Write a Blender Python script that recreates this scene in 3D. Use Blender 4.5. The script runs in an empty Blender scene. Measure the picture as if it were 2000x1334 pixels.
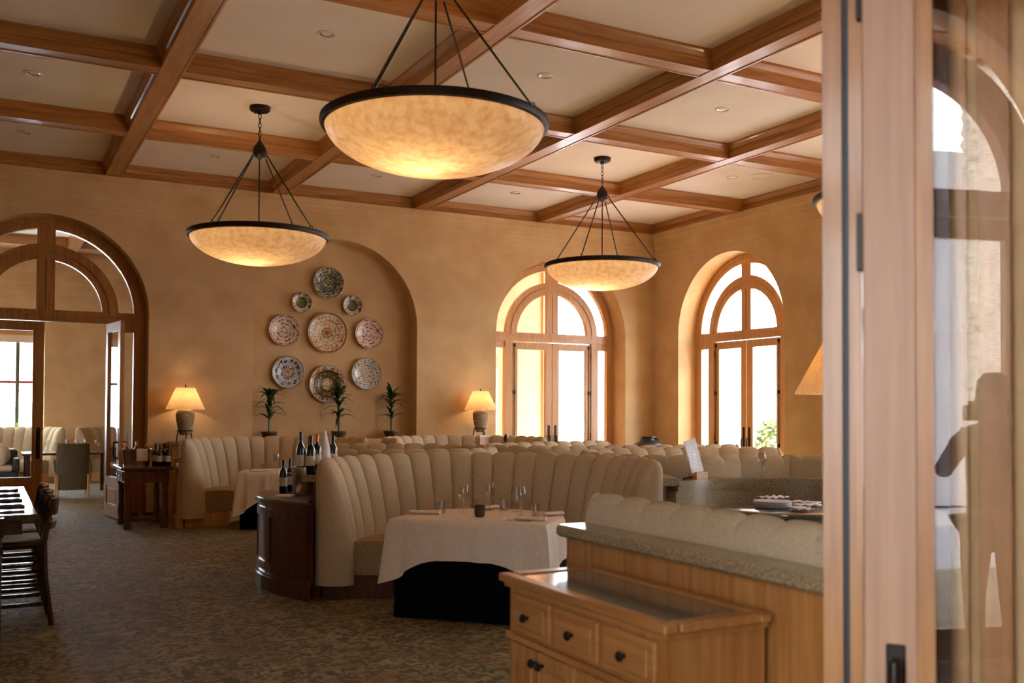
import bpy, bmesh, math, random
from mathutils import Matrix, Vector
random.seed(7)
PI = math.pi
S = bpy.context.scene
COL = S.collection
# ------------------------------------------------------------------ camera, world, exposure
YAW, PITCH, ROLL, ZC = 0.4920, 0.0232, 0.0044, 1.58
cd = bpy.data.cameras.new('camera'); cam = bpy.data.objects.new('camera', cd); COL.objects.link(cam)
cd.sensor_width = 36.0; cd.lens = 1919.6 / 2000 * 36.0
cd.shift_y = (756.2 - 667.0) / 2000.0
cd.clip_start = 0.02; cd.clip_end = 300
cam.matrix_world = Matrix.Translation((0, 0, ZC)) @ Matrix.Rotation(-YAW, 4, 'Z') @ Matrix.Rotation(PI/2 + PITCH, 4, 'X') @ Matrix.Rotation(ROLL, 4, 'Z')
cd.dof.use_dof = True; cd.dof.focus_distance = 10.5; cd.dof.aperture_fstop = 2.2
S.camera = cam
W = bpy.data.worlds.new('sky'); S.world = W; W.use_nodes = True
bg = W.node_tree.nodes['Background']; bg.inputs[0].default_value = (0.84, 0.92, 1.0, 1); bg.inputs[1].default_value = 17.0
S.view_settings.view_transform = 'Standard'; S.view_settings.look = 'None'
S.view_settings.gamma = 1.0; S.view_settings.use_curve_mapping = False
S.view_settings.exposure = 0.42
S.cycles.max_bounces = 10; S.cycles.diffuse_bounces = 5; S.cycles.glossy_bounces = 4
S.cycles.transparent_max_bounces = 24; S.cycles.transmission_bounces = 8
S.cycles.sample_clamp_indirect = 6.0; S.cycles.caustics_reflective = False; S.cycles.caustics_refractive = False
sd = bpy.data.lights.new('sun', 'SUN'); sd.energy = 40.0; sd.color = (1.0, 0.93, 0.82); sd.angle = 0.01
sun = bpy.data.objects.new('sun', sd); COL.objects.link(sun)
sun.rotation_euler = Vector((-0.56, -0.2, -0.80)).to_track_quat('-Z', 'Y').to_euler()
def portal(loc, rot, sx, sy):      # guides sampling of the sky through an opening
    l = bpy.data.lights.new('portal', 'AREA'); l.shape = 'RECTANGLE'; l.size = sx; l.size_y = sy
    l.cycles.is_portal = True
    o = bpy.data.objects.new('portal', l); COL.objects.link(o); o.location = loc; o.rotation_euler = rot
# ------------------------------------------------------------------ helpers
def lin(r, g, b):
    f = lambda c: (c/255/12.92) if c/255 <= 0.04045 else ((c/255 + 0.055)/1.055)**2.4
    return (f(r), f(g), f(b), 1)
MATS = {}
def mat(name, c1, c2=None, scale=6.0, rough=0.6, bump=0.0, metal=0.0, stretch=None, detail=5.0, lo=0.35, hi=0.65, spec=None, coat=0.0, bscale=None):
    m = bpy.data.materials.new(name); m.use_nodes = True; MATS[name] = m
    nt = m.node_tree; b = nt.nodes['Principled BSDF']
    b.inputs['Roughness'].default_value = rough; b.inputs['Metallic'].default_value = metal
    if spec is not None: b.inputs['Specular IOR Level'].default_value = spec
    if coat: b.inputs['Coat Weight'].default_value = coat; b.inputs['Coat Roughness'].default_value = 0.12
    b.inputs['Base Color'].default_value = c1
    if c2 is not None or bump:
        tc = nt.nodes.new('ShaderNodeTexCoord'); mp = nt.nodes.new('ShaderNodeMapping')
        nt.links.new(tc.outputs['Object'], mp.inputs[0])
        if stretch: mp.inputs['Scale'].default_value = stretch
        n = nt.nodes.new('ShaderNodeTexNoise'); n.inputs['Scale'].default_value = scale; n.inputs['Detail'].default_value = detail
        nt.links.new(mp.outputs[0], n.inputs['Vector'])
        if c2 is not None:
            r = nt.nodes.new('ShaderNodeValToRGB'); r.color_ramp.elements[0].position = lo; r.color_ramp.elements[1].position = hi
            r.color_ramp.elements[0].color = c1; r.color_ramp.elements[1].color = c2
            nt.links.new(n.outputs['Fac'], r.inputs[0]); nt.links.new(r.outputs[0], b.inputs['Base Color'])
        if bump:
            n2 = n
            if bscale:
                n2 = nt.nodes.new('ShaderNodeTexNoise'); n2.inputs['Scale'].default_value = bscale; nt.links.new(mp.outputs[0], n2.inputs['Vector'])
            bp = nt.nodes.new('ShaderNodeBump'); bp.inputs['Strength'].default_value = bump; bp.inputs['Distance'].default_value = 0.02
            nt.links.new(n2.outputs['Fac'], bp.inputs['Height']); nt.links.new(bp.outputs[0], b.inputs['Normal'])
    return m
mat('plaster', lin(201, 164, 115), lin(213, 180, 133), 2.2, 0.85, 0.15, bscale=30)
mat('plaster_pale', lin(196, 160, 126), lin(206, 170, 136), 2.0, 0.85)
mat('ceiling_paint', lin(238, 226, 210), lin(243, 233, 219), 1.5, 0.9)
for ax, st in (('x', (.5, 9, 9)), ('y', (9, .5, 9)), ('z', (9, 9, .5))):
    mat('wood_'+ax, lin(158, 103, 50), lin(184, 129, 72), 3.0, 0.38, 0.03, stretch=st, coat=0.15)
    mat('oak_'+ax, lin(194, 144, 92), lin(210, 162, 108), 3.0, 0.40, 0.03, stretch=st, coat=0.15)
mat('door_wood', lin(176, 134, 104), lin(188, 147, 116), 3.0, 0.45, 0.02, stretch=(9, 9, .5))
mat('dark_wood', lin(70, 34, 20), lin(98, 52, 30), 3.0, 0.28, 0.03, stretch=(9, 9, .6), coat=0.4)
mat('chair_wood', lin(44, 26, 18), lin(66, 40, 26), 3.0, 0.25, 0, stretch=(9, 9, .6), coat=0.5)
mat('table_gloss', lin(60, 36, 24), lin(74, 46, 32), 3.0, 0.12, 0, stretch=(9, 1, 9), coat=0.8)
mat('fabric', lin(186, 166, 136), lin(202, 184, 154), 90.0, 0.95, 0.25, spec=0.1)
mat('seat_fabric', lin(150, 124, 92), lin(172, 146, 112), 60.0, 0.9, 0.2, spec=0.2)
mat('granite', lin(120, 102, 76), lin(172, 154, 122), 90.0, 0.22, 0, detail=8, lo=0.36, hi=0.64, coat=0.3)
mat('granite_grey', lin(78, 80, 72), lin(120, 120, 108), 45.0, 0.12, 0, detail=8, coat=0.5)
mat('linen', lin(226, 208, 188), lin(234, 218, 200), 40.0, 0.85, 0.05, spec=0.1)
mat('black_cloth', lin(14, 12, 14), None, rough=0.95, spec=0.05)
mat('napkin_dark', lin(62, 40, 52), lin(74, 50, 60), 20, 0.9)
mat('napkin_white', lin(226, 222, 226), lin(236, 232, 236), 20, 0.8)
mat('iron', lin(34, 28, 24), lin(50, 42, 34), 20, 0.5, 0.05, metal=0.6)
mat('bronze', lin(40, 34, 28), None, rough=0.4, metal=0.7)
mat('steel', lin(190, 180, 168), lin(206, 198, 186), 8, 0.22, metal=1.0)
mat('white_trim', lin(230, 226, 222), None, rough=0.5)
mat('bottle_glass', lin(10, 12, 8), None, rough=0.06, coat=0.5)
mat('bottle_label', lin(222, 214, 196), lin(200, 190, 170), 30, 0.7)
mat('foil_red', lin(110, 30, 24), None, rough=0.35, metal=0.4)
mat('foil_gold', lin(200, 120, 40), None, rough=0.35, metal=0.5)
mat('stoneware', lin(120, 106, 84), lin(172, 150, 116), 9, 0.8, 0.4, stretch=(1, 1, 3))
mat('leaf_green', lin(36, 62, 30), lin(62, 92, 44), 6, 0.4)
mat('leaf_bright', lin(120, 170, 50), lin(160, 200, 70), 6, 0.5)
mat('pot_olive', lin(70, 62, 34), lin(86, 76, 44), 12, 0.5)
mat('wicker', lin(66, 56, 38), lin(104, 92, 62), 70, 0.7, 0.6)
mat('rattan_black', lin(16, 14, 14), lin(30, 26, 26), 70, 0.4, 0.5)
mat('votive_amber', lin(70, 40, 22), None, rough=0.15, coat=0.5)
mat('paper', lin(240, 238, 240), None, rough=0.7)
mat('skin', lin(196, 150, 122), None, rough=0.6)
mat('coat_cloth', lin(40, 34, 34), lin(52, 44, 42), 30, 0.9)
mat('trousers_cloth', lin(36, 38, 52), None, rough=0.9)
mat('hair', lin(48, 32, 22), None, rough=0.7)
mat('plastic_black', lin(16, 16, 17), None, rough=0.4)
mat('bark', lin(150, 136, 122), lin(232, 222, 210), 9, 0.95, 0.8, stretch=(1, 1, 5), lo=.4, hi=.56)
mat('stucco_white', lin(236, 230, 232), lin(242, 238, 240), 3, 0.9)
mat('urn_dark', lin(26, 26, 22), lin(44, 42, 34), 10, 0.35)
mat('rubber', lin(30, 34, 44), None, rough=0.5)
mat('red_paint', lin(170, 40, 36), None, rough=0.6)
mat('peppermill', lin(84, 44, 26), None, rough=0.25, coat=0.4)
def glass_mat(name, tint=(1, 1, 1, 1), ior=1.5):
    m = bpy.data.materials.new(name); m.use_nodes = True; MATS[name] = m; nt = m.node_tree
    nt.nodes.remove(nt.nodes['Principled BSDF'])
    tr = nt.nodes.new('ShaderNodeBsdfTransparent'); tr.inputs[0].default_value = tint
    gl = nt.nodes.new('ShaderNodeBsdfGlossy'); gl.inputs['Roughness'].default_value = 0.0
    lw = nt.nodes.new('ShaderNodeLayerWeight'); lw.inputs['Blend'].default_value = 0.5
    pw = nt.nodes.new('ShaderNodeMath'); pw.operation = 'POWER'; pw.inputs[1].default_value = 5.0; nt.links.new(lw.outputs['Facing'], pw.inputs[0])
    f0 = ((ior-1)/(ior+1))**2
    fr = nt.nodes.new('ShaderNodeMath'); fr.operation = 'MULTIPLY_ADD'; fr.inputs[1].default_value = 1-f0; fr.inputs[2].default_value = f0; nt.links.new(pw.outputs[0], fr.inputs[0])
    mx = nt.nodes.new('ShaderNodeMixShader')
    nt.links.new(fr.outputs[0], mx.inputs[0]); nt.links.new(tr.outputs[0], mx.inputs[1]); nt.links.new(gl.outputs[0], mx.inputs[2])
    nt.links.new(mx.outputs[0], nt.nodes['Material Output'].inputs[0])
glass_mat('window_glass', (0.97, 0.98, 0.98, 1)); glass_mat('drink_glass', (0.90, 0.90, 0.89, 1), 1.9)
def translucent_mat(name, c1, c2, tw, scale, rough=0.35):
    m = mat(name, c1, c2, scale, rough, 0.0, detail=9, lo=0.3, hi=0.62); nt = m.node_tree
    b = nt.nodes['Principled BSDF']; t = nt.nodes.new('ShaderNodeBsdfTranslucent'); mx = nt.nodes.new('ShaderNodeMixShader')
    ramp = [n for n in nt.nodes if n.type == 'VALTORGB'][0]
    nt.links.new(ramp.outputs[0], t.inputs[0]); mx.inputs[0].default_value = tw
    nt.links.new(b.outputs[0], mx.inputs[1]); nt.links.new(t.outputs[0], mx.inputs[2])
    nt.links.new(mx.outputs[0], nt.nodes['Material Output'].inputs[0])
translucent_mat('alabaster', lin(216, 176, 126), lin(240, 214, 176), 0.6, 16.0)
translucent_mat('shade_cloth', lin(226, 190, 140), lin(236, 204, 156), 0.6, 14.0, 0.8)
def carpet_mat():
    m = mat('carpet', lin(132, 120, 88), lin(160, 148, 112), 2.2, 0.62, 0.35, spec=0.35, bscale=160)
    nt = m.node_tree; b = nt.nodes['Principled BSDF']; tc = [n for n in nt.nodes if n.type == 'TEX_COORD'][0]
    base = [n for n in nt.nodes if n.type == 'VALTORGB'][0]
    v = nt.nodes.new('ShaderNodeTexNoise'); v.inputs['Scale'].default_value = 13.0; v.inputs['Detail'].default_value = 8.0; v.inputs['Distortion'].default_value = 1.6
    nt.links.new(tc.outputs['Object'], v.inputs['Vector'])
    r = nt.nodes.new('ShaderNodeValToRGB'); r.color_ramp.elements[0].position = 0.42; r.color_ramp.elements[1].position = 0.56
    r.color_ramp.elements[0].color = (0, 0, 0, 1); r.color_ramp.elements[1].color = (1, 1, 1, 1)
    nt.links.new(v.outputs['Fac'], r.inputs[0])
    mx = nt.nodes.new('ShaderNodeMix'); mx.data_type = 'RGBA'; mx.inputs[7].default_value = lin(86, 72, 50)
    nt.links.new(r.outputs[0], mx.inputs[0]); nt.links.new(base.outputs[0], mx.inputs[6])
    v2 = nt.nodes.new('ShaderNodeTexNoise'); v2.inputs['Scale'].default_value = 1.3; nt.links.new(tc.outputs['Object'], v2.inputs['Vector'])
    r2 = nt.nodes.new('ShaderNodeValToRGB'); r2.color_ramp.elements[0].position = 0.52; r2.color_ramp.elements[1].position = 0.7
    r2.color_ramp.elements[0].color = (0, 0, 0, 1); r2.color_ramp.elements[1].color = (.4, .4, .4, 1)
    nt.links.new(v2.outputs['Fac'], r2.inputs[0])
    m2 = nt.nodes.new('ShaderNodeMix'); m2.data_type = 'RGBA'; m2.inputs[7].default_value = lin(140, 96, 60)
    nt.links.new(r2.outputs[0], m2.inputs[0]); nt.links.new(mx.outputs[2], m2.inputs[6]); nt.links.new(m2.outputs[2], b.inputs['Base Color'])
carpet_mat()
def paver_mat():
    m = mat('pavers', lin(150, 140, 140)); nt = m.node_tree; b = nt.nodes['Principled BSDF']
    tc = nt.nodes.new('ShaderNodeTexCoord'); mp = nt.nodes.new('ShaderNodeMapping'); mp.inputs['Rotation'].default_value = (0, 0, 0.8)
    br = nt.nodes.new('ShaderNodeTexBrick'); br.inputs['Color1'].default_value = lin(168, 160, 164); br.inputs['Color2'].default_value = lin(186, 178, 180)
    br.inputs['Mortar'].default_value = lin(96, 90, 90); br.inputs['Scale'].default_value = 3.0; br.inputs['Mortar Size'].default_value = 0.012
    nt.links.new(tc.outputs['Object'], mp.inputs[0]); nt.links.new(mp.outputs[0], br.inputs[0]); nt.links.new(br.outputs[0], b.inputs['Base Color'])
paver_mat()
def plate_mat(name, bands, pat, k, mr, thr, nscale, ncol, nthr):
    """bands: [(r, colour)] constant ramp over radius; pat: colour of a k-fold scroll; ncol: flecks"""
    m = bpy.data.materials.new(name); m.use_nodes = True; MATS[name] = m; nt = m.node_tree; N = nt.nodes.new; L = nt.links.new
    b = nt.nodes['Principled BSDF']; b.inputs['Roughness'].default_value = 0.18
    tc = N('ShaderNodeTexCoord'); sx = N('ShaderNodeSeparateXYZ'); L(tc.outputs['Object'], sx.inputs[0])
    def mth(op, a, c=None, v=None):
        n = N('ShaderNodeMath'); n.operation = op
        if hasattr(a, 'links'): L(a, n.inputs[0])
        else: n.inputs[0].default_value = a
        if c is not None:
            if hasattr(c, 'links'): L(c, n.inputs[1])
            else: n.inputs[1].default_value = c
        return n.outputs[0]
    x, z = sx.outputs[0], sx.outputs[2]
    r = mth('SQRT', mth('ADD', mth('MULTIPLY', x, x), mth('MULTIPLY', z, z)))
    th = mth('ARCTAN2', x, z)
    rp = N('ShaderNodeValToRGB'); rp.color_ramp.interpolation = 'CONSTANT'; L(r, rp.inputs[0])
    e = rp.color_ramp.elements; e[0].position = 0; e[0].color = bands[0][1]; e[1].position = bands[1][0]; e[1].color = bands[1][1]
    for p, c in bands[2:]:
        q = e.new(p); q.color = c
    nz = N('ShaderNodeTexNoise'); nz.inputs['Scale'].default_value = 6.0; L(tc.outputs['Object'], nz.inputs['Vector'])
    w = mth('MULTIPLY', mth('COSINE', mth('ADD', mth('MULTIPLY', th, k), mth('MULTIPLY', nz.outputs['Fac'], 9.0))), mth('SINE', mth('MULTIPLY', mth('ADD', r, mth('MULTIPLY', nz.outputs['Fac'], 0.35)), mr)))
    msk = mth('MULTIPLY', mth('GREATER_THAN', mth('ABSOLUTE', w), thr), mth('LESS_THAN', r, 0.93))
    m1 = N('ShaderNodeMix'); m1.data_type = 'RGBA'; L(msk, m1.inputs[0]); L(rp.outputs[0], m1.inputs[6]); m1.inputs[7].default_value = pat
    n2 = N('ShaderNodeTexNoise'); n2.inputs['Scale'].default_value = nscale; n2.inputs['Detail'].default_value = 3; n2.inputs['Distortion'].default_value = 1.2; L(tc.outputs['Object'], n2.inputs['Vector'])
    m2 = N('ShaderNodeMix'); m2.data_type = 'RGBA'; L(mth('MULTIPLY', mth('GREATER_THAN', n2.outputs['Fac'], nthr), mth('LESS_THAN', r, 0.95)), m2.inputs[0]); L(m1.outputs[2], m2.inputs[6]); m2.inputs[7].default_value = ncol
    L(m2.outputs[2], b.inputs['Base Color'])

# ---- mesh building
class MB:
    def __init__(s): s.v = []; s.f = []
    def add(s, vs, fs):
        n = len(s.v); s.v += [tuple(p) for p in vs]; s.f += [tuple(i + n for i in f) for f in fs]; return s
    def box(s, x0, x1, y0, y1, z0, z1):
        return s.add([(x0,y0,z0),(x1,y0,z0),(x1,y1,z0),(x0,y1,z0),(x0,y0,z1),(x1,y0,z1),(x1,y1,z1),(x0,y1,z1)],
                     [(3,2,1,0),(4,5,6,7),(0,1,5,4),(1,2,6,5),(2,3,7,6),(3,0,4,7)])
    def grid(s, rows, cu=False, cv=False):
        n, m = len(rows), len(rows[0]); vs = [p for r in rows for p in r]; fs = []
        for i in range(n if cv else n-1):
            for j in range(m if cu else m-1):
                fs.append((i*m+j, i*m+(j+1) % m, ((i+1) % n)*m+(j+1) % m, ((i+1) % n)*m+j))
        return s.add(vs, fs)
    def lathe(s, prof, seg=24, c=(0, 0, 0), cap=True):
        rows = [[(c[0]+r*math.cos(2*PI*k/seg), c[1]+r*math.sin(2*PI*k/seg), c[2]+z) for k in range(seg)] for r, z in prof]
        s.grid(rows, cu=True)
        if cap:
            n = len(s.v)
            if prof[0][0] > 1e-4: s.f.append(tuple(n - len(prof)*seg + k for k in reversed(range(seg))))
            if prof[-1][0] > 1e-4: s.f.append(tuple(n - seg + k for k in range(seg)))
        return s
    def prism(s, poly, z0, z1):
        n = len(poly); vs = [(x, y, z0) for x, y in poly] + [(x, y, z1) for x, y in poly]
        return s.add(vs, [tuple(reversed(range(n))), tuple(range(n, 2*n))] + [(i, (i+1) % n, n+(i+1) % n, n+i) for i in range(n)])
    def tube(s, pts, r, seg=8, closed=False):
        pts = [Vector(p) for p in pts]; rows = []; n = len(pts); up = None
        for i, p in enumerate(pts):
            a = pts[(i-1) % n] if (closed or i) else p; b = pts[(i+1) % n] if (closed or i < n-1) else p
            t = (b - a).normalized()
            if up is None:
                up = Vector((0, 0, 1)) if abs(t.z) < 0.9 else Vector((1, 0, 0))
            u = t.cross(up).normalized(); w = u.cross(t); up = w
            rr = r[i] if isinstance(r, (list, tuple)) else r
            rows.append([p + u*rr*math.cos(2*PI*k/seg) + w*rr*math.sin(2*PI*k/seg) for k in range(seg)])
        s.grid(rows, cu=True, cv=closed)
        if not closed:
            m = len(s.v); s.f.append(tuple(m - seg + k for k in range(seg))); s.f.append(tuple(m - n*seg + k for k in reversed(range(seg))))
        return s
    def build(s, name, m, parent=None, smooth=False, loc=None, bevel=0):
        me = bpy.data.meshes.new(name); me.from_pydata(s.v, [], s.f)
        bm = bmesh.new(); bm.from_mesh(me); bmesh.ops.recalc_face_normals(bm, faces=bm.faces[:])
        if bevel: bmesh.ops.bevel(bm, geom=[e for e in bm.edges if e.calc_face_angle(0) > 0.6], offset=bevel, segments=1, affect='EDGES')
        bm.to_mesh(me); bm.free()
        me.materials.append(MATS[m])
        if smooth:
            for p in me.polygons: p.use_smooth = True
            try: me.set_sharp_from_angle(angle=0.9)
            except Exception: pass
        o = bpy.data.objects.new(name, me); COL.objects.link(o)
        if parent is not None: o.parent = parent
        if loc is not None: o.location = loc
        return o
def tag(o, label=None, cat=None, group=None, kind=None):
    if label: o['label'] = label
    if cat: o['category'] = cat
    if group: o['group'] = group
    if kind: o['kind'] = kind
    return o
def thing(name, loc, label=None, cat=None, rz=0.0, group=None, kind=None):
    o = bpy.data.objects.new(name, None); COL.objects.link(o); o.location = loc; o.rotation_euler = (0, 0, rz); o.empty_display_size = 0.1
    return tag(o, label, cat, group, kind)
def copy_tree(o, parent=None):
    c = o.copy(); COL.objects.link(c); c.parent = parent
    for ch in list(o.children): copy_tree(ch, c)
    return c
def B(*a): return MB().box(*a)
# ------------------------------------------------------------------ room shell
YB, XR, XL, YF, XE = 15.30, 11.26, -3.2, -4.0, -0.30   # back, right, left, front, entry wall
ZCE, ZBM = 5.12, 4.93
AR, ASP = 1.37, 2.96                                   # arch radius and spring height
def wall(name, u0, u1, ztop, ops, T, place, m='plaster'):
    """wall in (u, d, z): openings (centre, sill, depth or None through). place maps (u,d,z)->xyz"""
    b = MB(); cuts = sorted(ops); NA = 28
    def q(pts): b.add([place(*p) for p in pts], [tuple(range(len(pts)))])
    for d in (0.0, T):
        x = u0
        for c, sill, dep in cuts:
            if d > 0 and dep is not None: continue
            q([(x, d, 0), (c-AR, d, 0), (c-AR, d, ztop), (x, d, ztop)])
            if sill > 0: q([(c-AR, d, 0), (c+AR, d, 0), (c+AR, d, sill), (c-AR, d, sill)])
            for i in range(NA):
                a0, a1 = PI*(1-i/NA), PI*(1-(i+1)/NA)
                p0 = (c+AR*math.cos(a0), ASP+AR*math.sin(a0)); p1 = (c+AR*math.cos(a1), ASP+AR*math.sin(a1))
                q([(p0[0], d, p0[1]), (p1[0], d, p1[1]), (p1[0], d, ztop), (p0[0], d, ztop)])
            x = c+AR
        q([(x, d, 0), (u1, d, 0), (u1, d, ztop), (x, d, ztop)])
    for c, sill, dep in cuts:
        D = T if dep is None else dep
        prof = [(c-AR, sill), (c-AR, ASP)] + [(c+AR*math.cos(PI*(1-i/NA)), ASP+AR*math.sin(PI*(1-i/NA))) for i in range(1, NA)] + [(c+AR, ASP), (c+AR, sill)]
        for p0, p1 in zip(prof, prof[1:]):
            q([(p0[0], 0, p0[1]), (p1[0], 0, p1[1]), (p1[0], D, p1[1]), (p0[0], D, p0[1])])
        if sill > 0: q([(c-AR, 0, sill), (c+AR, 0, sill), (c+AR, D, sill), (c-AR, D, sill)])
        if dep is not None:
            q([(p[0], D, p[1]) for p in prof])
    for u in (u0, u1): q([(u, 0, 0), (u, T, 0), (u, T, ztop), (u, 0, ztop)])
    q([(u0, 0, ztop), (u1, 0, ztop), (u1, T, ztop), (u0, T, ztop)])
    o = b.build(name, m); return tag(o, kind='structure')
DOOR1, NICHE, DOOR2, WIN1 = 0.745, 5.015, 9.25, 13.15
WT = 0.62
tag(B(XL-.6, XR+.6, YF-.6, YB+WT, -0.12, 0).build('floor', 'carpet'), kind='structure')
wall('wall_back', XL, XR+WT, 5.3, [(DOOR1, 0, None), (NICHE, 1.10, 0.30), (DOOR2, 0, None)], WT, lambda u, d, z: (u, YB+d, z))
wall('wall_right', YF, YB, 5.3, [(WIN1, 0, None), (8.35, 0, None), (3.55, 0, None)], WT, lambda u, d, z: (XR+d, u, z))
ENT = 0.05
wall('wall_entry', YF, 3.0, 5.3, [(ENT, 0, None)], WT, lambda u, d, z: (XE-d, u, z))
tag(B(XL, XE-WT, 2.6, 3.0, 0, 5.3).build('wall_jog', 'plaster'), kind='structure')
tag(B(XL-.4, XL, 2.6, YB, 0, 5.3).build('wall_left', 'plaster'), kind='structure')
tag(B(XE, XR, YF-.4, YF, 0, 5.3).build('wall_front', 'plaster'), kind='structure')
# ceiling with coffers: panels and beams are its pieces
ceil = tag(B(XL-.4, XR+.6, YF-.4, YB+WT, ZCE+0.02, ZCE+0.3).build('ceiling', 'ceiling_paint'), kind='structure')
DX = [1.593 + 2.394*k for k in range(-2, 4)]
CY = [12.769 - 2.556*j for j in range(0, 7)]
BW = 0.115
PRO = [(-BW, 0.012), (-BW, 0), (-BW+.022, 0), (-BW+.026, .008), (BW-.026, .008), (BW-.022, 0), (BW, 0), (BW, .012), (BW-.006, .016), (BW-.006, .085), (BW+.012, .092), (BW+.016, .112), (BW+.04, .15), (BW+.052, .165), (BW+.052, .19)]
PRO = PRO + [(-a, z) for a, z in reversed(PRO[9:])] + [(-BW+.006, .016)]
def beam(axis, c, a0, a1, half=0):
    pr = PRO if not half else None
    if half:     # half beam against a wall; half=+1: face looks toward -axis normal
        pr = [(0, 0)] + [(-a*half if False else a, z) for a, z in []]
        pr = [(0.0, 0), (-.086, 0), (-.086, .012), (-.08, .016), (-.08, .085), (-.098, .092), (-.102, .112), (-.126, .15), (-.138, .165), (-.138, .19), (0, .19)]
        pr = [(a*half, z) for a, z in pr]
    b = MB(); n = len(pr)
    if axis == 'y': vs = [(c+a, t, ZBM+z) for t in (a0, a1) for a, z in pr]
    else: vs = [(t, c+a, ZBM+z) for t in (a0, a1) for a, z in pr]
    b.add(vs, [tuple(range(n)), tuple(reversed(range(n, 2*n)))] + [(i, (i+1) % n, n+(i+1) % n, n+i) for i in range(n)])
    return b.build('beam', 'wood_'+axis, ceil)
for x in DX: beam('y', x, YF, YB)
beam('y', XR, YF, YB, 1); beam('y', XL, 3.0, YB, -1)
beam('x', YB, XL, XR, 1)
edges = [XL] + DX + [XR]
for y in CY:
    for i in range(len(edges)-1):
        a0 = edges[i] + (BW-.006 if i else .08); a1 = edges[i+1] - (BW-.006 if i < len(edges)-2 else .08)
        beam('x', y, a0, a1)
ys = [YB] + CY + [YF]
for j in range(len(ys)-1):
    for i in range(len(edges)-1):
        B(edges[i]+.02, edges[i+1]-.02, ys[j+1]+.02, ys[j]-.02, ZCE, ZCE+.03).build('panel', 'ceiling_paint', ceil)
# cornice along walls
CP = [(0, 4.36), (.012, 4.36), (.02, 4.39), (.02, 4.45), (.03, 4.46), (.035, 4.5), (.05, 4.52), (.05, 4.56), (.058, 4.57), (.062, 4.64), (.085, 4.67), (.085, 4.71), (.095, 4.72), (.105, 4.79), (.13, 4.83), (.13, 4.87), (.145, 4.88), (.15, 4.93), (0, 4.93)]
def cornice(name, fn, a0, a1):
    b = MB(); n = len(CP); b.add([fn(t, o, z) for t in (a0, a1) for o, z in CP], [tuple(range(n)), tuple(reversed(range(n, 2*n)))] + [(i, (i+1) % n, n+(i+1) % n, n+i) for i in range(n)])
    tag(b.build(name, 'plaster'), kind='structure')
cornice('trim_1', lambda t, o, z: (t, YB-o*.9, z), XL, XR)
cornice('trim_2', lambda t, o, z: (XR-o*.9, t, z), YF, YB-.136)
cornice('trim_3', lambda t, o, z: (XL+o*.9, t, z), 3.0, YB-.136)
# recessed downlights and round speaker grilles
def downlight(x, y, lab):
    t = thing('downlight', (x, y, ZCE), lab, 'ceiling light', group='recessed downlights')
    MB().lathe([(.095, 0), (.095, -.008), (.075, -.012), (.068, -.004), (.068, .002)], 20, cap=False).build('trim_ring', 'white_trim', t, True)
    MB().lathe([(.068, -.003), (.05, .0), (.0, .0015)], 16, cap=False).build('reflector', 'steel', t, True)
cx = [(edges[i]+edges[i+1])/2 for i in range(len(edges)-1)]; cyy = [(ys[j]+ys[j+1])/2 for j in range(len(ys)-1)]
names_x = ['the far left bay', 'the left bay', 'the plate-niche bay left', 'the middle bay', 'the bay left of the corner', 'the corner bay', 'x']
lamps_at = [(2.79, 11.49), (7.58, 11.49), (2.79, 6.38), (7.58, 6.38)]
dl = [(2.79, 8.94, 'recessed downlight in the big coffer above and left of the large bowl lamp'), (5.18, 8.94, 'recessed downlight in the coffer just right of the large bowl lamp'),
      (7.58, 8.94, 'recessed downlight in the bright coffer near the middle of the ceiling right half'), (9.93, 11.49, 'recessed downlight in the coffer nearest the right-hand window wall'),
      (.4, 11.49, 'recessed downlight in the coffer at the far left edge'), (2.79, 14.03, 'recessed downlight over the wall just left of the left bowl lamp chain'),
      (5.18, 14.03, 'recessed downlight in the wall coffer under the large bowl lamp'), (7.58, 14.03, 'recessed downlight in the wall coffer left of the right bowl lamp'),
      (.4, 14.03, 'recessed downlight in the wall coffer at the far left edge'), (9.93, 8.94, 'recessed downlight in the right coffer beside the door leaf'), (5.18, 11.49, 'recessed downlight hidden behind the large bowl lamp'), (.4, 8.94, 'recessed downlight in the second coffer from the top at left edge')]
for x, y, l in dl: downlight(x, y, l)
for x, y, l in [(.42, 10.8, 'round pale speaker grille in the coffer at the far left'), (2.9, 13.45, 'round pale speaker grille near the left bowl lamp chain'), (10.25, 11.2, 'round pale speaker grille in the coffer nearest the window wall'), (7.7, 13.5, 'round pale speaker grille above the arched doors on the right')]:
    t = thing('speaker_grille', (x, y, ZCE), l, 'speaker', group='ceiling speakers')
    MB().lathe([(.17, 0), (.17, -.01), (.155, -.012)], 24, cap=False).build('bezel', 'white_trim', t, True)
    MB().lathe([(.156, -.009), (0, -.009)], 24, cap=False).build('mesh_disc', 'ceiling_paint', t, True)

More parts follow.
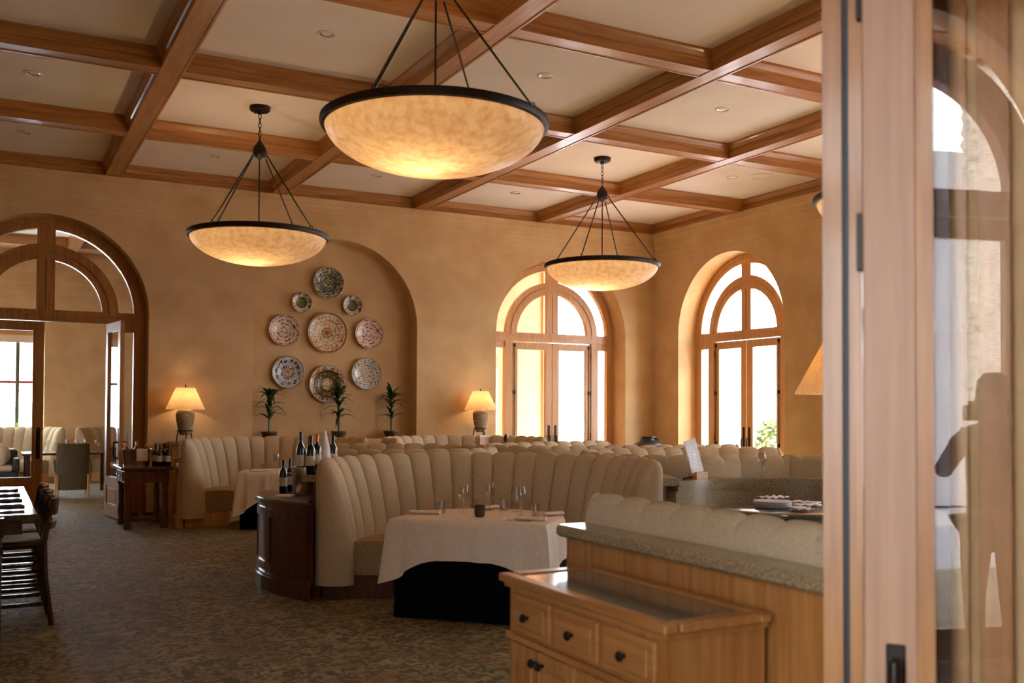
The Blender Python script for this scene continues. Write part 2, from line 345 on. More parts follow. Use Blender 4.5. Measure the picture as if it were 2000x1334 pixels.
# ------------------------------------------------------------------ arched door / window units
def arc(r, a0, a1, n): return [(r*math.cos(a0+(a1-a0)*i/n), ASP+r*math.sin(a0+(a1-a0)*i/n)) for i in range(n+1)]
def ringseg(b, r0, r1, a0, a1, d0, d1, n=28):
    o, i = arc(r1, a0, a1, n), arc(r0, a0, a1, n)
    rows = [[(p[0], d, p[1]) for p in q] for q, d in ((o, d0), (o, d1), (i, d1), (i, d0))]
    b.grid(rows, cv=True); n2 = n+1; base = len(b.v)-4*n2
    b.f += [tuple(base+k*n2 for k in (0, 1, 2, 3)), tuple(base+k*n2+n for k in (3, 2, 1, 0))]
def pane(name, poly, d, parent):     # poly in (a,z); thin solid
    n = len(poly); b = MB(); b.add([(a, d-.003, z) for a, z in poly] + [(a, d+.003, z) for a, z in poly],
        [tuple(range(n)), tuple(reversed(range(n, 2*n)))] + [(i, (i+1) % n, n+(i+1) % n, n+i) for i in range(n)])
    return b.build(name, 'window_glass', parent)
def leaf(parent, s, wm, ang=0.0, handle=True, bolt=True, low=False):
    """door leaf hinged at a=s*.85, closing to a=0; local frame of the unit (a,d,z)"""
    e = bpy.data.objects.new('door_leaf', None); COL.objects.link(e); e.parent = parent; e.location = (s*.85, 0, 0); e.rotation_euler = (0, 0, ang)
    X = lambda a: (a-.85)*s                                  # a in 0..0.85 -> local x
    def bx(a0, a1, z0, z1, d0=-.03, d1=.03): x0, x1 = sorted((X(a0), X(a1))); return B(x0, x1, d0, d1, z0, z1)
    st = bx(.008, .14, .015, 2.82); st.box(*sorted((X(.74), X(.845))), -.03, .03, .015, 2.82)
    st.box(*sorted((X(.14), X(.74))), -.03, .03, 2.70, 2.82); st.box(*sorted((X(.14), X(.74))), -.03, .03, .015, .20); zb = .20 if low else .58
    if not low: st.box(*sorted((X(.14), X(.74))), -.03, .03, .46, .58)
    fr = st.build('leaf_frame', wm, e)
    if not low: bx(.14, .74, .2, .46, -.016, .016).build('bottom_panel', wm, e); bx(.19, .69, .24, .42, -.024, .024).build('raised_panel', wm, e)
    bd = MB()
    for a0, a1, z0, z1 in ((.14, .152, zb, 2.70), (.728, .74, zb, 2.70), (.14, .74, zb, zb+.012), (.14, .74, 2.688, 2.70)): bd.box(*sorted((X(a0), X(a1))), -.024, .024, z0, z1)
    bd.build('glazing_bead', wm, e)
    x0, x1 = sorted((X(.146), X(.734))); pane('pane', [(x0, zb+.006), (x1, zb+.006), (x1, 2.694), (x0, 2.694)], 0, e)
    if handle:
        hp = bx(.045, .095, .85, 1.30, -.036, .036).build('handle_plate', 'bronze', e)
        for sd_ in (-1, 1): MB().tube([(X(.07), sd_*.03, 1.10), (X(.07), sd_*.085, 1.10), (X(.07), sd_*.09, 1.05), (X(.07), sd_*.09, .92), (X(.07), sd_*.075, .88), (X(.07), sd_*.03, .88)], .012, 8).build('pull_handle', 'bronze', e, True)
    if bolt:
        bb = MB().tube([(X(.80), -.045, .05), (X(.80), -.045, 2.78)], .007, 8)
        for z in (.05, 1.0, 1.9, 2.76): bb.box(X(.80)-.016, X(.80)+.016, -.055, -.028, z-.03, z+.03)
        bb.build('long_bolt', 'bronze', e)
    for z in (.3, 1.1, 1.9, 2.6): MB().tube([(X(.848), -.034, z-.05), (X(.848), -.034, z+.05)], .010, 8).build('hinge', 'bronze', e)
    return e
def arched_unit(name, loc, rz, wx_='wood_z', openR=0.0, openL=0.0, hd=True, low=False):
    u = thing(name, loc, kind='structure', rz=rz); wm = wx_
    fr = MB(); ringseg(fr, 1.20, AR-.002, 0, PI, -.05, .05)
    for s in (-1, 1): fr.box(*sorted((s*1.20, s*(AR-.002))), -.05, .05, 0, ASP)
    fr.build('outer_frame', wm, u)
    ia = MB(); ringseg(ia, .76, .985, 0, PI, -.045, .045); ia.build('inner_arch', wm, u)
    im = MB(); ringseg(im, .86, .885, 0, PI, -.06, .06); im.build('arch_moulding', wm, u)
    om = MB(); ringseg(om, 1.29, 1.315, 0, PI, -.065, .065); om.build('frame_moulding', wm, u)
    B(-1.20, 1.20, -.05, .05, 2.83, 2.995).build('transom', wm, u)
    t2 = B(-1.21, 1.21, -.07, .07, 2.925, 2.955); t2.box(-1.21, 1.21, -.06, .06, 2.835, 2.855); t2.build('transom_moulding', wm, u)
    B(-.12, .12, -.04, .04, 2.995, ASP+.765).build('fan_mullion', wm, u)
    B(-.004, .004, -.044, .044, 2.995, ASP+.765).build('mullion_seam', 'dark_wood', u)
    B(-.12, .12, -.04, .04, ASP+.98, ASP+1.21).build('crown_mullion', wm, u)
    for s in (-1, 1):
        B(*sorted((s*.85, s*1.0)), -.05, .05, 0, 2.83).build('post', wm, u)
        B(*sorted((s*1.0, s*1.2)), -.035, .035, 0, .53).build('side_panel', wm, u)
        B(*sorted((s*1.0, s*1.2)), -.035, .035, 2.71, 2.83).build('side_head', wm, u)
        pane('side_pane', [(s*1.0, .53), (s*1.2, .53), (s*1.2, 2.71), (s*1.0, 2.71)], 0, u)
        q = arc(.765, 0, PI/2-.157, 16) if s > 0 else arc(.765, PI/2+.157, PI, 16)
        pane('fan_pane', [(s*.12, 2.99)] + ([(p[0], max(p[1], 2.99)) for p in q] if s > 0 else [(p[0], max(p[1], 2.99)) for p in reversed(q)]), 0, u)
        a0, a1 = (.03, PI/2-.11) if s > 0 else (PI/2+.11, PI-.03)
        o, i = arc(1.205, a0, a1, 16), arc(.98, a0, a1, 16)
        b = MB(); b.grid([[(p[0], d, p[1]) for p in q2] for q2, d in ((o, -.003), (o, .003), (i, .003), (i, -.003))], cv=True); b.build('ring_pane', 'window_glass', u)
        leaf(u, s, wm, (openR if s > 0 else openL)*(1 if s > 0 else -1), hd, True, low)
    return u
RD = 0.40
arched_unit('door_1', (DOOR1, YB+RD-.05, 0), 0, 'wood_z', openR=math.radians(97))
arched_unit('door_2', (DOOR2+.02, YB+RD+.05, 0), 0, 'oak_z')
arched_unit('window_1', (XR+RD+.05, WIN1, 0), -PI/2, 'oak_z')
arched_unit('window_2', (XR+RD+.05, 8.35, 0), -PI/2, 'oak_z')
arched_unit('window_3', (XR+RD+.05, 3.55, 0), -PI/2, 'oak_z')
arched_unit('door_4', (XE-.25, ENT, 0), PI/2, 'wood_z', low=True)
for loc, rot in (((XR+WT+.05, WIN1, 2.2), (0, PI/2, 0)), ((XR+WT+.05, 8.35, 2.2), (0, PI/2, 0)), ((XR+WT+.05, 3.55, 2.2), (0, PI/2, 0)), ((XE-WT-.05, ENT, 2.2), (0, -PI/2, 0)), ((DOOR2, YB+WT+.05, 2.2), (-PI/2, 0, 0))):
    portal(loc, rot, 4.4 if abs(rot[1]) > 1 else 2.8, 2.8 if abs(rot[1]) > 1 else 4.4)
portal((-.915, 24.95, 2.1), (-PI/2, 0, 0), 4.3, 2.6)
# ------------------------------------------------------------------ booths
class Path:
    def __init__(s, pts):
        s.p = [Vector(q) for q in pts]; s.L = [0]
        for a, b in zip(s.p, s.p[1:]): s.L.append(s.L[-1] + (b-a).length)
        s.len = s.L[-1]
    def at(s, t):
        t = min(max(t, 0), s.len); i = 0
        while i < len(s.L)-2 and s.L[i+1] < t: i += 1
        return s.p[i].lerp(s.p[i+1], (t-s.L[i])/max(s.L[i+1]-s.L[i], 1e-9))
    def tan(s, t): return (s.at(t+.03)-s.at(t-.03)).normalized()
    def off(s, t, o, side):      # o>0 toward the sitter
        d = s.tan(t); n = Vector((-d.y, d.x))*side; return s.at(t) + n*o
def arcpts(cx_, cy_, r, a0, a1, n=40, ry=None):
    return [(cx_+r*math.cos(math.radians(a0+(a1-a0)*i/n)), cy_+(ry or r)*math.sin(math.radians(a0+(a1-a0)*i/n))) for i in range(n+1)]
FRONT = [(.17, .40), (.15, .55), (.11, .75), (.06, .93), (.015, 1.05), (-.015, 1.11), (-.05, 1.15)]
TOP = [(-.085, 1.155)]
BACK = [(-.12, 1.135), (-.14, 1.09), (-.145, 1.0), (-.145, .86)]
def booth(name, label, pts, side, shell=True, cap=(-.10, -.28), shell_o=(-.10, -.22), group='channel-tufted booths', wood='oak_z', seat=True, lobe=.225, ztop=1.17, ends=(True, True), zcap=.98, arm_z0=.12):
    P = Path(pts); mid = P.at(P.len/2); T = thing(name, (mid.x, mid.y, 0), label, 'booth', group=group)
    dz = ztop-1.17
    def W3(t, o, z): q = P.off(t, o, side); return (q.x-mid.x, q.y-mid.y, z)
    nl = max(3, round(P.len/lobe)); w = P.len/nl; prof = FRONT+TOP+BACK; nf = len(FRONT)
    for k in range(nl):
        rows = []
        for iu in range(9):
            u = iu/8; t = (k+u)*w; bl = math.sqrt(max(0, 1-(2*u-1)**2)); row = []
            for j, (o, z) in enumerate(prof):
                f = .034*bl*(1 if j < nf-2 else .75); ft = .03*bl
                if j < nf-1: p = W3(t, o+f-.012, z+dz)
                elif j <= nf+1: p = W3(t, o, z+dz+ft-.014)
                else: p = W3(t, o, z+dz+(ft*.4 if j == nf+2 else 0))
                row.append(p)
            rows.append(row)
        b = MB(); b.grid(rows); n = len(prof)
        b.f.append(tuple(range(n))); b.f.append(tuple(reversed(range(8*n, 9*n))))
        b.f.append(tuple(i*n for i in range(9)) + tuple(i*n+n-1 for i in reversed(range(9))))
        b.build('back_channel', 'fabric', T, True)
    N = max(8, int(P.len/.08))
    def sweep(nm, poly, m, t0=0, t1=None, sm=False):
        t1 = P.len if t1 is None else t1
        rows = [[W3(t0+(t1-t0)*i/N, o, z) for o, z in poly] for i in range(N+1)]
        b = MB(); b.grid(rows, cu=True); n = len(poly)
        b.f += [tuple(range(n)), tuple(reversed(range(N*n, (N+1)*n)))]
        return b.build(nm, m, T, sm)
    if seat:
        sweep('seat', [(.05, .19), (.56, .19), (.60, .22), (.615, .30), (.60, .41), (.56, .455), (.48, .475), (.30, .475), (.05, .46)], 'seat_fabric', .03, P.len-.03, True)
        sweep('plinth', [(-.08, 0), (.50, 0), (.50, .185), (-.08, .185)], wood)
    if shell:
        sweep('shell_panel', [(shell_o[0], 0), (shell_o[1], 0), (shell_o[1], zcap-.06), (shell_o[0], zcap-.06)], wood, -.0)
        sweep('shell_base', [(shell_o[1]+.01, 0), (shell_o[1]-.02, 0), (shell_o[1]-.02, .14), (shell_o[1]+.01, .16)], wood)
        c0, c1 = cap
        sweep('granite_ledge', [(c0, zcap-.06), (c1+.02, zcap-.06), (c1, zcap-.045), (c1, zcap-.015), (c1+.015, zcap), (c0, zcap)], 'granite')
    for e, on in zip((0, 1), ends):
        if not on: continue
        t = 0 if e == 0 else P.len; d = P.tan(t)*(-1 if e == 0 else 1); dn = Vector((-P.tan(t).y, P.tan(t).x))*side; base = P.at(t)
        def fo(z):
            z -= dz; pr = FRONT
            if z <= pr[0][1]: return .17
            for (o0, z0), (o1, z1) in zip(pr, pr[1:]):
                if z <= z1: return o0+(o1-o0)*(z-z0)/(z1-z0)
            return -.05
        rows = []
        zs = [arm_z0, .3, .5, .7, .85, .97, 1.05+dz, 1.10+dz, 1.135+dz, 1.155+dz, 1.165+dz]
        for z in zs:
            f, bk = fo(z)+.012, -.145
            hw = (f-bk)/2; c = (f+bk)/2
            if z > 1.05+dz: hw *= math.sqrt(max(0.02, 1-((z-1.05-dz)/.118)**2)); c = c*.5+(-.07)*.5 if z > 1.1+dz else c
            rows.append([(base.x-mid.x+dn.x*(c+hw*math.cos(a))+d.x*hw*.75*math.sin(a), base.y-mid.y+dn.y*(c+hw*math.cos(a))+d.y*hw*.75*math.sin(a), z) for a in [PI*i/12 for i in range(13)]])
        b = MB(); b.grid(rows); n = 13
        b.f.append(tuple(range(n))); b.f.append(tuple(reversed(range((len(zs)-1)*n, len(zs)*n))))
        b.grid([[r[0] for r in rows], [r[-1] for r in rows]])
        b.build('arm_end', 'fabric', T, True)
    return T, P
B1C = (3.72, 7.35)
booth('curved_booth', 'large beige channel-tufted round booth around the set table in the foreground', arcpts(*B1C, 1.30, 151.5, -38, 60), -1, cap=(-.10, -.27), shell_o=(-.10, -.17), wood='dark_wood', zcap=1.03, lobe=.205)
b3, P3 = booth('straight_booth', 'grey-lit booth back with scalloped top behind the drawer console', [(2.80, 4.16), (2.80, 3.2), (2.80, 2.42)], 1, cap=(-.10, -.32), shell_o=(-.10, -.26), wood='wood_z', zcap=1.02)
booth('horseshoe_booth', 'horseshoe booth in front of the right-hand window with menu stand before it', [(7.10, 6.87), (6.82, 7.12)] + arcpts(6.1, 8.07, .72, 285, 90, 30, .80)[0:] + [(6.6, 8.88), (7.3, 8.82), (8.0, 8.45)], -1, shell=False)
booth('horseshoe_booth', 'long low booth back in front of the arched doors on the right', [(8.3, 9.6), (7.0, 9.75), (6.25, 9.88)] + arcpts(5.98, 10.45, .55, 250, 90, 20) + [(6.4, 11.1), (7.6, 11.3)], -1, shell=False)
booth('horseshoe_booth', 'booth ring directly behind the large round booth, open to the left', [(3.05, 10.05), (3.6, 9.75), (4.1, 9.6)] + arcpts(4.35, 10.35, .75, -80, 80, 24, .8) + [(4.1, 11.35), (3.7, 11.6)], 1, shell=False)
booth('curved_booth', 'round booth at the back left beside the shaded table lamp and bottles', arcpts(3.62, 13.62, 1.18, 182, 0, 50), -1, cap=(-.10, -.2), shell_o=(-.10, -.17), zcap=.92)
booth('curved_booth', 'round booth at the back wall right of the plate niche', arcpts(6.40, 13.35, 1.15, 190, -8, 50), -1, cap=(-.10, -.2), shell_o=(-.10, -.17), zcap=.92)
# ------------------------------------------------------------------ tables with cloths
def outline_D(w, d, n=20):       # straight front at y=-d/2, rounded back; x right
    pts = [(-w/2, -d/2), (w/2, -d/2)]
    r = d*.55
    pts += [(w/2, -d/2+ (d-r)*k/4) for k in range(1, 5)]
    pts += [((w/2)*math.cos(a), d/2-r + r*math.sin(a)) for a in [PI*i/n for i in range(1, n)]]
    pts += [(-w/2, -d/2+(d-r)*k/4) for k in range(4, 0, -1)]
    return pts
def resample(pts, n):
    P = Path(pts + [pts[0]]); return [P.at(P.len*i/n) for i in range(n)]
def cloth_mesh(pts, ztop, drop, corner, n=140, fold=.022, seed=1):
    rnd = random.Random(seed); ph = [rnd.uniform(0, 6.28) for _ in range(4)]
    pl = resample(pts, n); rows = []
    cor = [Vector(c) for c in corner]
    def ring(sc, z): return [(p.x*sc, p.y*sc, z) for p in pl]
    rows = [ring(.02, ztop), ring(.5, ztop), ring(.97, ztop), ring(.995, ztop-.004)]
    for k in range(1, 9):
        f = k/8; row = []
        for i, p in enumerate(pl):
            nrm = p.normalized(); near = max(math.exp(-((p-c).length/.22)**2) for c in cor)
            dr = drop*(.82+.55*near)
            w = fold*f*(math.sin(i*2*PI/n*17+ph[0])+.6*math.sin(i*2*PI/n*29+ph[1]))*(.4+near)
            q = p + nrm*(.012+.05*f*(.3+near)+w)
            row.append((q.x, q.y, ztop-dr*f))
        rows.append(row)
    b = MB(); b.grid(rows, cu=True); b.f.append(tuple(range(n))); return b
def cloth_table(loc, rz, pts, corner, lab1, lab2, ztop=.755, drop=.36, black=True):
    t = thing('dining_table', (loc[0], loc[1], 0), lab1, 'table', rz)
    pl = resample(pts, 60)
    MB().prism([(p.x*.98, p.y*.98) for p in pl], ztop-.04, ztop-.008).build('table_top', 'dark_wood', t)
    b = MB(); n = 60
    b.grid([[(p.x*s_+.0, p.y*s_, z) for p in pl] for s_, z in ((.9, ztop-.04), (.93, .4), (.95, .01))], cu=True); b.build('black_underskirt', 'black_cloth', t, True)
    MB().lathe([(.28, 0), (.28, .03), (.06, .07), (.05, ztop-.05)], 16).build('pedestal', 'dark_wood', t, True)
    c = cloth_mesh(pts, ztop, drop, corner).build('tablecloth', 'linen', None, True); c.location = (loc[0], loc[1], 0); c.rotation_euler = (0, 0, rz)
    tag(c, lab2, 'tablecloth'); return t
ptsD = outline_D(1.24, .98); RZ1 = math.atan2(-.72, .69)
TC1 = (3.50, 6.93)
cloth_table(TC1, RZ1, ptsD, [(-.62, -.49), (.62, -.49)], 'black-skirted dining table inside the large round booth', 'pale linen cloth with pointed corners on the large round booth table')
cloth_table((3.46, 13.22), -.3, outline_D(.9, .75), [(-.45, -.375), (.45, -.375)], 'small dining table inside the back left booth', 'pale linen cloth on the small back left booth table', drop=.42)
# glassware
def wine_glass(loc, lab, g='stemmed wine glasses', s=1.0):
    t = thing('wine_glass', loc, lab, 'wine glass', group=g)
    MB().lathe([(.036*s, 0), (.036*s, .002), (.006*s, .006), (.004*s, .02), (.004*s, .095*s), (.012*s, .105*s)], 20, cap=False).build('stem', 'drink_glass', t, True)
    MB().lathe([(.004*s, .10*s), (.026*s, .118*s), (.041*s, .145*s), (.043*s, .165*s), (.038*s, .195*s), (.031*s, .23*s)], 20, cap=False).build('bowl', 'drink_glass', t, True)
    return t
def tumbler(loc, lab, g='water tumblers'):
    o = MB().lathe([(0, .004), (.032, .004), (.034, .01), (.037, .095), (.035, .095), (.031, .012), (0, .012)], 20, cap=False).build('water_tumbler', 'drink_glass', None, True, loc)
    return tag(o, lab, 'glass', g)
def on1(a, b, z=.756):      # table-1 local (right, back) -> world
    c, s = math.cos(RZ1), math.sin(RZ1); return (TC1[0]+a*c-b*s, TC1[1]+a*s+b*c, z)
for a, b, l in ((-.20, .0, 'wine glass standing left of the candle holder on the near table'), (-.08, .28, 'wine glass at the back left of the near table'), (.15, .28, 'wine glass at the back right of the near table'), (.27, .02, 'wine glass standing right of the candle on the near table')):
    wine_glass(on1(a, b), l, 'wine glasses on the near table')
for a, b, l in ((-.37, -.05, 'water tumbler at the left end of the near table'), (.02, .34, 'water tumbler at the back of the near table'), (.40, -.02, 'water tumbler at the right end of the near table'), (-.16, .26, 'water tumbler behind the left wine glasses on the near table')):
    tumbler(on1(a, b), l, 'tumblers on the near table')
def napkin(loc, rz, lab, m='linen', l=.24, w=.075, cat='napkin', g='folded napkins'):
    b = MB()
    rows = [[(-l/2+l*i/10, w*.5*math.cos(a)*(1-.12*math.sin(i*1.3)), .016+.014*math.sin(a)*(1+.2*math.sin(i*2.1))) for a in [2*PI*k/10 for k in range(10)]] for i in range(11)]
    b.grid(rows, cu=True); b.f += [tuple(range(10)), tuple(reversed(range(100, 110)))]
    o = b.build('folded_napkin', m, None, True, loc); o.rotation_euler = (0, 0, rz); return tag(o, lab, cat, g)
napkin(on1(-.47, -.14), RZ1+.1, 'folded linen napkin at the left end of the near table')
napkin(on1(.44, -.28), RZ1+.05, 'folded linen napkin at the front right of the near table')
napkin(on1(-.12, .40), RZ1+1.2, 'folded linen napkin at the back of the near table', l=.18)
napkin(on1(.50, .12), RZ1+.9, 'folded linen napkin at the right rear of the near table', l=.18)
def fork(loc, rz, lab):
    b = MB().box(-.09, .04, -.004, .004, 0, .004); b.box(.04, .06, -.011, .011, 0, .004)
    for k in range(4): b.box(.06, .10, -.011+.006*k, -.008+.006*k, 0, .003)
    o = b.build('fork', 'steel', None, False, loc); o.rotation_euler = (0, 0, rz); return tag(o, lab, 'fork', 'forks on the near table')
fork(on1(.36, -.34), RZ1, 'fork lying before the right napkin on the near table'); fork(on1(.30, -.25), RZ1+.3, 'fork lying left of the right napkin on the near table'); fork(on1(.52, .03), RZ1+1, 'fork beside the rear right napkin on the near table')
vt = thing('candle_holder', on1(.0, -.18), 'small dark amber glass candle holder in the middle of the near table', 'candle holder')
MB().lathe([(.030, 0), (.038, .006), (.042, .03), (.042, .09), (.038, .09), (.036, .02), (0, .02)], 24, cap=False).build('cup', 'votive_amber', vt, True)
MB().lathe([(.034, .02), (.034, .05), (0, .052)], 20).build('candle', 'paper', vt, True)
# back-left table setting
wine_glass((3.45, 13.12, .756), 'wine glass on the small back left booth table')
for k, (x, y) in enumerate(((3.28, 13.1), (3.60, 13.2))): tumbler((x, y, .756), ('water tumbler left of the wine glass on the back left table', 'water tumbler right of the wine glass on the back left table')[k], 'tumblers on the back left table')
napkin((3.2, 13.0, .757), .1, 'folded linen napkin at the front of the back left table')
# ------------------------------------------------------------------ wine cabinet at the large booth
def cab_poly(off, n=8):
    pts = [(2.40, 7.93), (2.34, 8.06), (2.27, 8.28), (2.215, 8.5), (2.19, 8.72), (2.20, 8.95), (2.26, 9.18), (2.38, 9.38), (2.56, 9.5)]
    P = Path(pts); out = []
    for i in range(25):
        t = P.len*i/24; q = P.off(t, off, 1); out.append((q.x, q.y))
    inner = [(B1C[0]+1.53*math.cos(math.radians(a)), B1C[1]+1.53*math.sin(math.radians(a))) for a in range(122, 152, 4)]
    return out + inner
wc = thing('wine_cabinet', (0, 0, 0), 'dark polished wood curved cabinet at the left end of the large booth', 'cabinet')
MB().prism(cab_poly(-.0), .14, .76).build('body', 'dark_wood', wc)
MB().prism(cab_poly(.03), 0, .12).build('base_moulding', 'dark_wood', wc); MB().prism(cab_poly(.018), .12, .145).build('base_bead', 'dark_wood', wc)
MB().prism(cab_poly(.012), .735, .76).build('neck_moulding', 'dark_wood', wc)
MB().prism(cab_poly(.035), .76, .79).build('counter_top', 'dark_wood', wc); MB().prism(cab_poly(.02), .79, .80).build('counter_edge', 'dark_wood', wc)
PC = Path([(2.40, 7.93), (2.34, 8.06), (2.27, 8.28), (2.215, 8.5), (2.19, 8.72), (2.20, 8.95), (2.26, 9.18)])
def strip(t0, t1, z0, z1, th, nm, m):
    rows = []
    for i in range(9):
        a = PC.off(t0+(t1-t0)*i/8, .0, 1); b_ = PC.off(t0+(t1-t0)*i/8, th, 1)
        rows.append([(a.x, a.y, z0), (b_.x, b_.y, z0), (b_.x, b_.y, z1), (a.x, a.y, z1)])
    b = MB(); b.grid(rows, cu=True); b.f += [(0, 1, 2, 3), (35, 34, 33, 32)]; return b.build(nm, m, wc)
L_ = PC.len
for z0, z1 in ((.17, .24), (.64, .71)): strip(.06, L_-.1, z0, z1, .016, 'door_rail', 'dark_wood')
for a in (.06, .66, 1.2): strip(a, a+.07, .24, .64, .016, 'door_stile', 'dark_wood')
# bottles
def bottle(loc, lab, foil='foil_red', h=.31, g='wine bottles', lz=True, r=.038):
    t = thing('wine_bottle', loc, lab, 'bottle', group=g)
    MB().lathe([(r*.9, 0), (r, .006), (r, h*.60), (r*.85, h*.67), (r*.42, h*.76), (r*.36, h*.80), (r*.36, h*.985), (r*.3, h)], 18).build('glass_body', 'bottle_glass', t, True)
    MB().lathe([(r*.40, h*.80), (r*.40, h*.99), (r*.30, h*1.004), (0, h*1.005)], 14, cap=False).build('foil_cap', foil, t, True)
    if lz: MB().lathe([(r*1.015, h*.22), (r*1.015, h*.48)], 18, cap=False).build('paper_label', 'bottle_label', t, True)
    return t
def ledge1(a, R=1.46): return (B1C[0]+R*math.cos(math.radians(a)), B1C[1]+R*math.sin(math.radians(a)), .981)
gb = 'wine bottles by the steel bucket'
def ledge1(a, R=1.505): return (B1C[0]+R*math.cos(math.radians(a)), B1C[1]+R*math.sin(math.radians(a)), 1.031)
for pos, l, f, h in (((2.555, 8.86, .97), 'tall dark bottle with black foil standing in the steel bucket', 'plastic_black', .40), ((2.63, 8.84, .97), 'dark bottle second from the left in the steel bucket', 'plastic_black', .36), (ledge1(149), 'wine bottle with red foil cap right behind the steel bucket', 'foil_red', .325), (ledge1(142.5), 'wine bottle with orange-red foil cap beside the white cloth', 'foil_gold', .335), (ledge1(130.5), 'dark wine bottle standing right of the white cloth', 'plastic_black', .32), ((2.585, 8.745, .83), 'short gold-capped bottle in the front of the steel bucket', 'foil_gold', .30)):
    bottle(pos, l, f, h, gb)
for pos, l, f in (((2.44, 9.02, .80), 'dark wine bottle on the cabinet left of the steel bucket', 'plastic_black'), ((2.54, 9.16, .80), 'dark bottle just behind the left bottle on the wine cabinet', 'plastic_black')):
    bottle(pos, l, f, .31, 'wine bottles on the wine cabinet')
cc = thing('cloth_wrapped_carafe', ledge1(136.4), 'white cloth folded to a point around a carafe among the bottles', 'carafe')
MB().lathe([(.055, 0), (.058, .1), (.05, .2), (.032, .28), (.02, .33), (.012, .36)], 12).build('cloth', 'napkin_white', cc, True)
bk = thing('ice_bucket', (2.585, 8.80, .80), 'shiny steel wine bucket with ring handles on the dark cabinet', 'bucket')
MB().lathe([(.0, .0), (.115, 0), (.12, .01), (.128, .24), (.136, .245), (.136, .255), (.124, .255), (.116, .02), (0, .02)], 32, cap=False).build('pail', 'steel', bk, True)
tag(MB().lathe([(0, .022), (.108, .022), (.112, .10), (.115, .169), (0, .169)], 24, cap=False).build('ice', 'paper', bk, True), kind='stuff')
for s in (-1, 1): MB().tube([(s*(.130+.03*math.sin(a)), .035*math.cos(a), .20+.0*a) for a in [PI*i/8 for i in range(9)]], .006, 6).build('ring_handle', 'steel', bk, True)
nb = B(-.09, .09, -.07, .07, 0, .008); nb.box(-.08, .09, -.06, .07, .008, .014)
o = nb.build('folded_napkin', 'napkin_white', None, False, (2.36, 8.68, .801)); o.rotation_euler = (0, 0, 1.0); tag(o, 'white folded napkin lying on the dark wine cabinet', 'napkin')
# ------------------------------------------------------------------ drawer console in the right foreground
CX0, CX1, CY0, CY1, CZ = 2.035, 2.49, 2.69, 3.86, .86
dc = thing('drawer_console', (0, 0, 0), 'honey wood console with three drawers and dark knobs in the right foreground', 'cabinet')
B(CX0+.02, CX1, CY0+.02, CY1-.02, .09, CZ-.05).build('body', 'wood_z', dc); B(CX0+.03, CX1, CY0+.03, CY1-.03, 0, .09).build('toe_base', 'wood_z', dc)
tf = B(CX0-.02, CX0+.04, CY0-.02, CY1+.02, CZ-.035, CZ); tf.box(CX1-.05, CX1, CY0-.02, CY1+.02, CZ-.035, CZ); tf.box(CX0+.05, CX1-.05, CY0-.02, CY0+.05, CZ-.035, CZ); tf.box(CX0+.05, CX1-.05, CY1-.05, CY1+.02, CZ-.035, CZ)
tf.build('top_frame', 'wood_y', dc, bevel=.006); B(CX0+.0, CX1, CY0+.0, CY1, CZ-.055, CZ-.035).build('top_moulding', 'wood_y', dc)
B(CX0+.05, CX1-.05, CY0+.05, CY1-.05, CZ-.03, CZ-.006).build('stone_inset', 'granite_grey', dc)
dw = (CY1-CY0-.10)/3
for k in range(3):
    y0 = CY0+.05+k*dw; dr = B(CX0-.002, CX0+.02, y0+.015, y0+dw-.015, CZ-.235, CZ-.075).build('drawer', 'wood_y', dc, bevel=.005)
    B(CX0-.010, CX0, y0+.05, y0+dw-.05, CZ-.205, CZ-.105).build('raised_field', 'wood_y', dr, bevel=.004)
    MB().lathe([(.007, 0), (.007, .014), (.017, .022), (.019, .03), (.012, .038), (0, .04)], 14).build('knob', 'bronze', dr, True).matrix_local = Matrix.Translation((CX0-.008, y0+dw/2, CZ-.155)) @ Matrix.Rotation(-PI/2, 4, 'Y')
B(CX0-.004, CX0+.02, CY0+.02, CY1-.02, CZ-.275, CZ-.25).build('mid_rail', 'wood_y', dc)
for k in range(4):
    w4 = (CY1-CY0-.10)/4; y0 = CY0+.05+k*w4; d_ = B(CX0, CX0+.02, y0+.008, y0+w4-.008, .12, CZ-.285).build('cabinet_door', 'wood_z', dc, bevel=.004)
    B(CX0-.008, CX0, y0+.06, y0+w4-.06, .18, CZ-.345).build('raised_field', 'wood_z', d_, bevel=.004)
    yk = y0+w4-.03 if k % 2 == 0 else y0+.03
    MB().lathe([(.007, 0), (.007, .014), (.017, .022), (.019, .03), (.012, .038), (0, .04)], 14).build('knob', 'bronze', d_, True).matrix_local = Matrix.Translation((CX0-.002, yk, CZ-.33)) @ Matrix.Rotation(-PI/2, 4, 'Y')
# ------------------------------------------------------------------ service nook with curved granite wall
nk = thing('service_nook', (5.85, 6.15, 0), 'curved granite-faced service wall with ledge around the round plate table', 'counter')
def nook_arc(r0, r1, z0, z1, nm, m, a0=126, a1=22):
    rows = []
    for i in range(33):
        a = math.radians(a0+(a1-a0)*i/32); rows.append([(r*math.cos(a), r*.86*math.sin(a), z) for r, z in ((r0, z0), (r1, z0), (r1, z1), (r0, z1))])
    b = MB(); b.grid(rows, cu=True); b.f += [(0, 1, 2, 3), (131, 130, 129, 128)]; return b.build(nm, m, nk)
nook_arc(.98, 1.08, 0, .92, 'granite_wall', 'granite'); nook_arc(.95, 1.15, .92, .965, 'granite_ledge', 'granite'); nook_arc(.96, 1.1, .88, .92, 'ledge_moulding', 'granite'); nook_arc(.975, 1.10, 0, .12, 'plinth', 'oak_z')
rt = thing('round_side_table', (5.85, 6.10, 0), 'small round polished stone table inside the granite nook', 'table')
MB().lathe([(.0, .74), (.52, .74), (.545, .75), (.55, .765), (.545, .78), (.53, .785), (0, .785)], 40, cap=False).build('stone_top', 'granite_grey', rt, True)
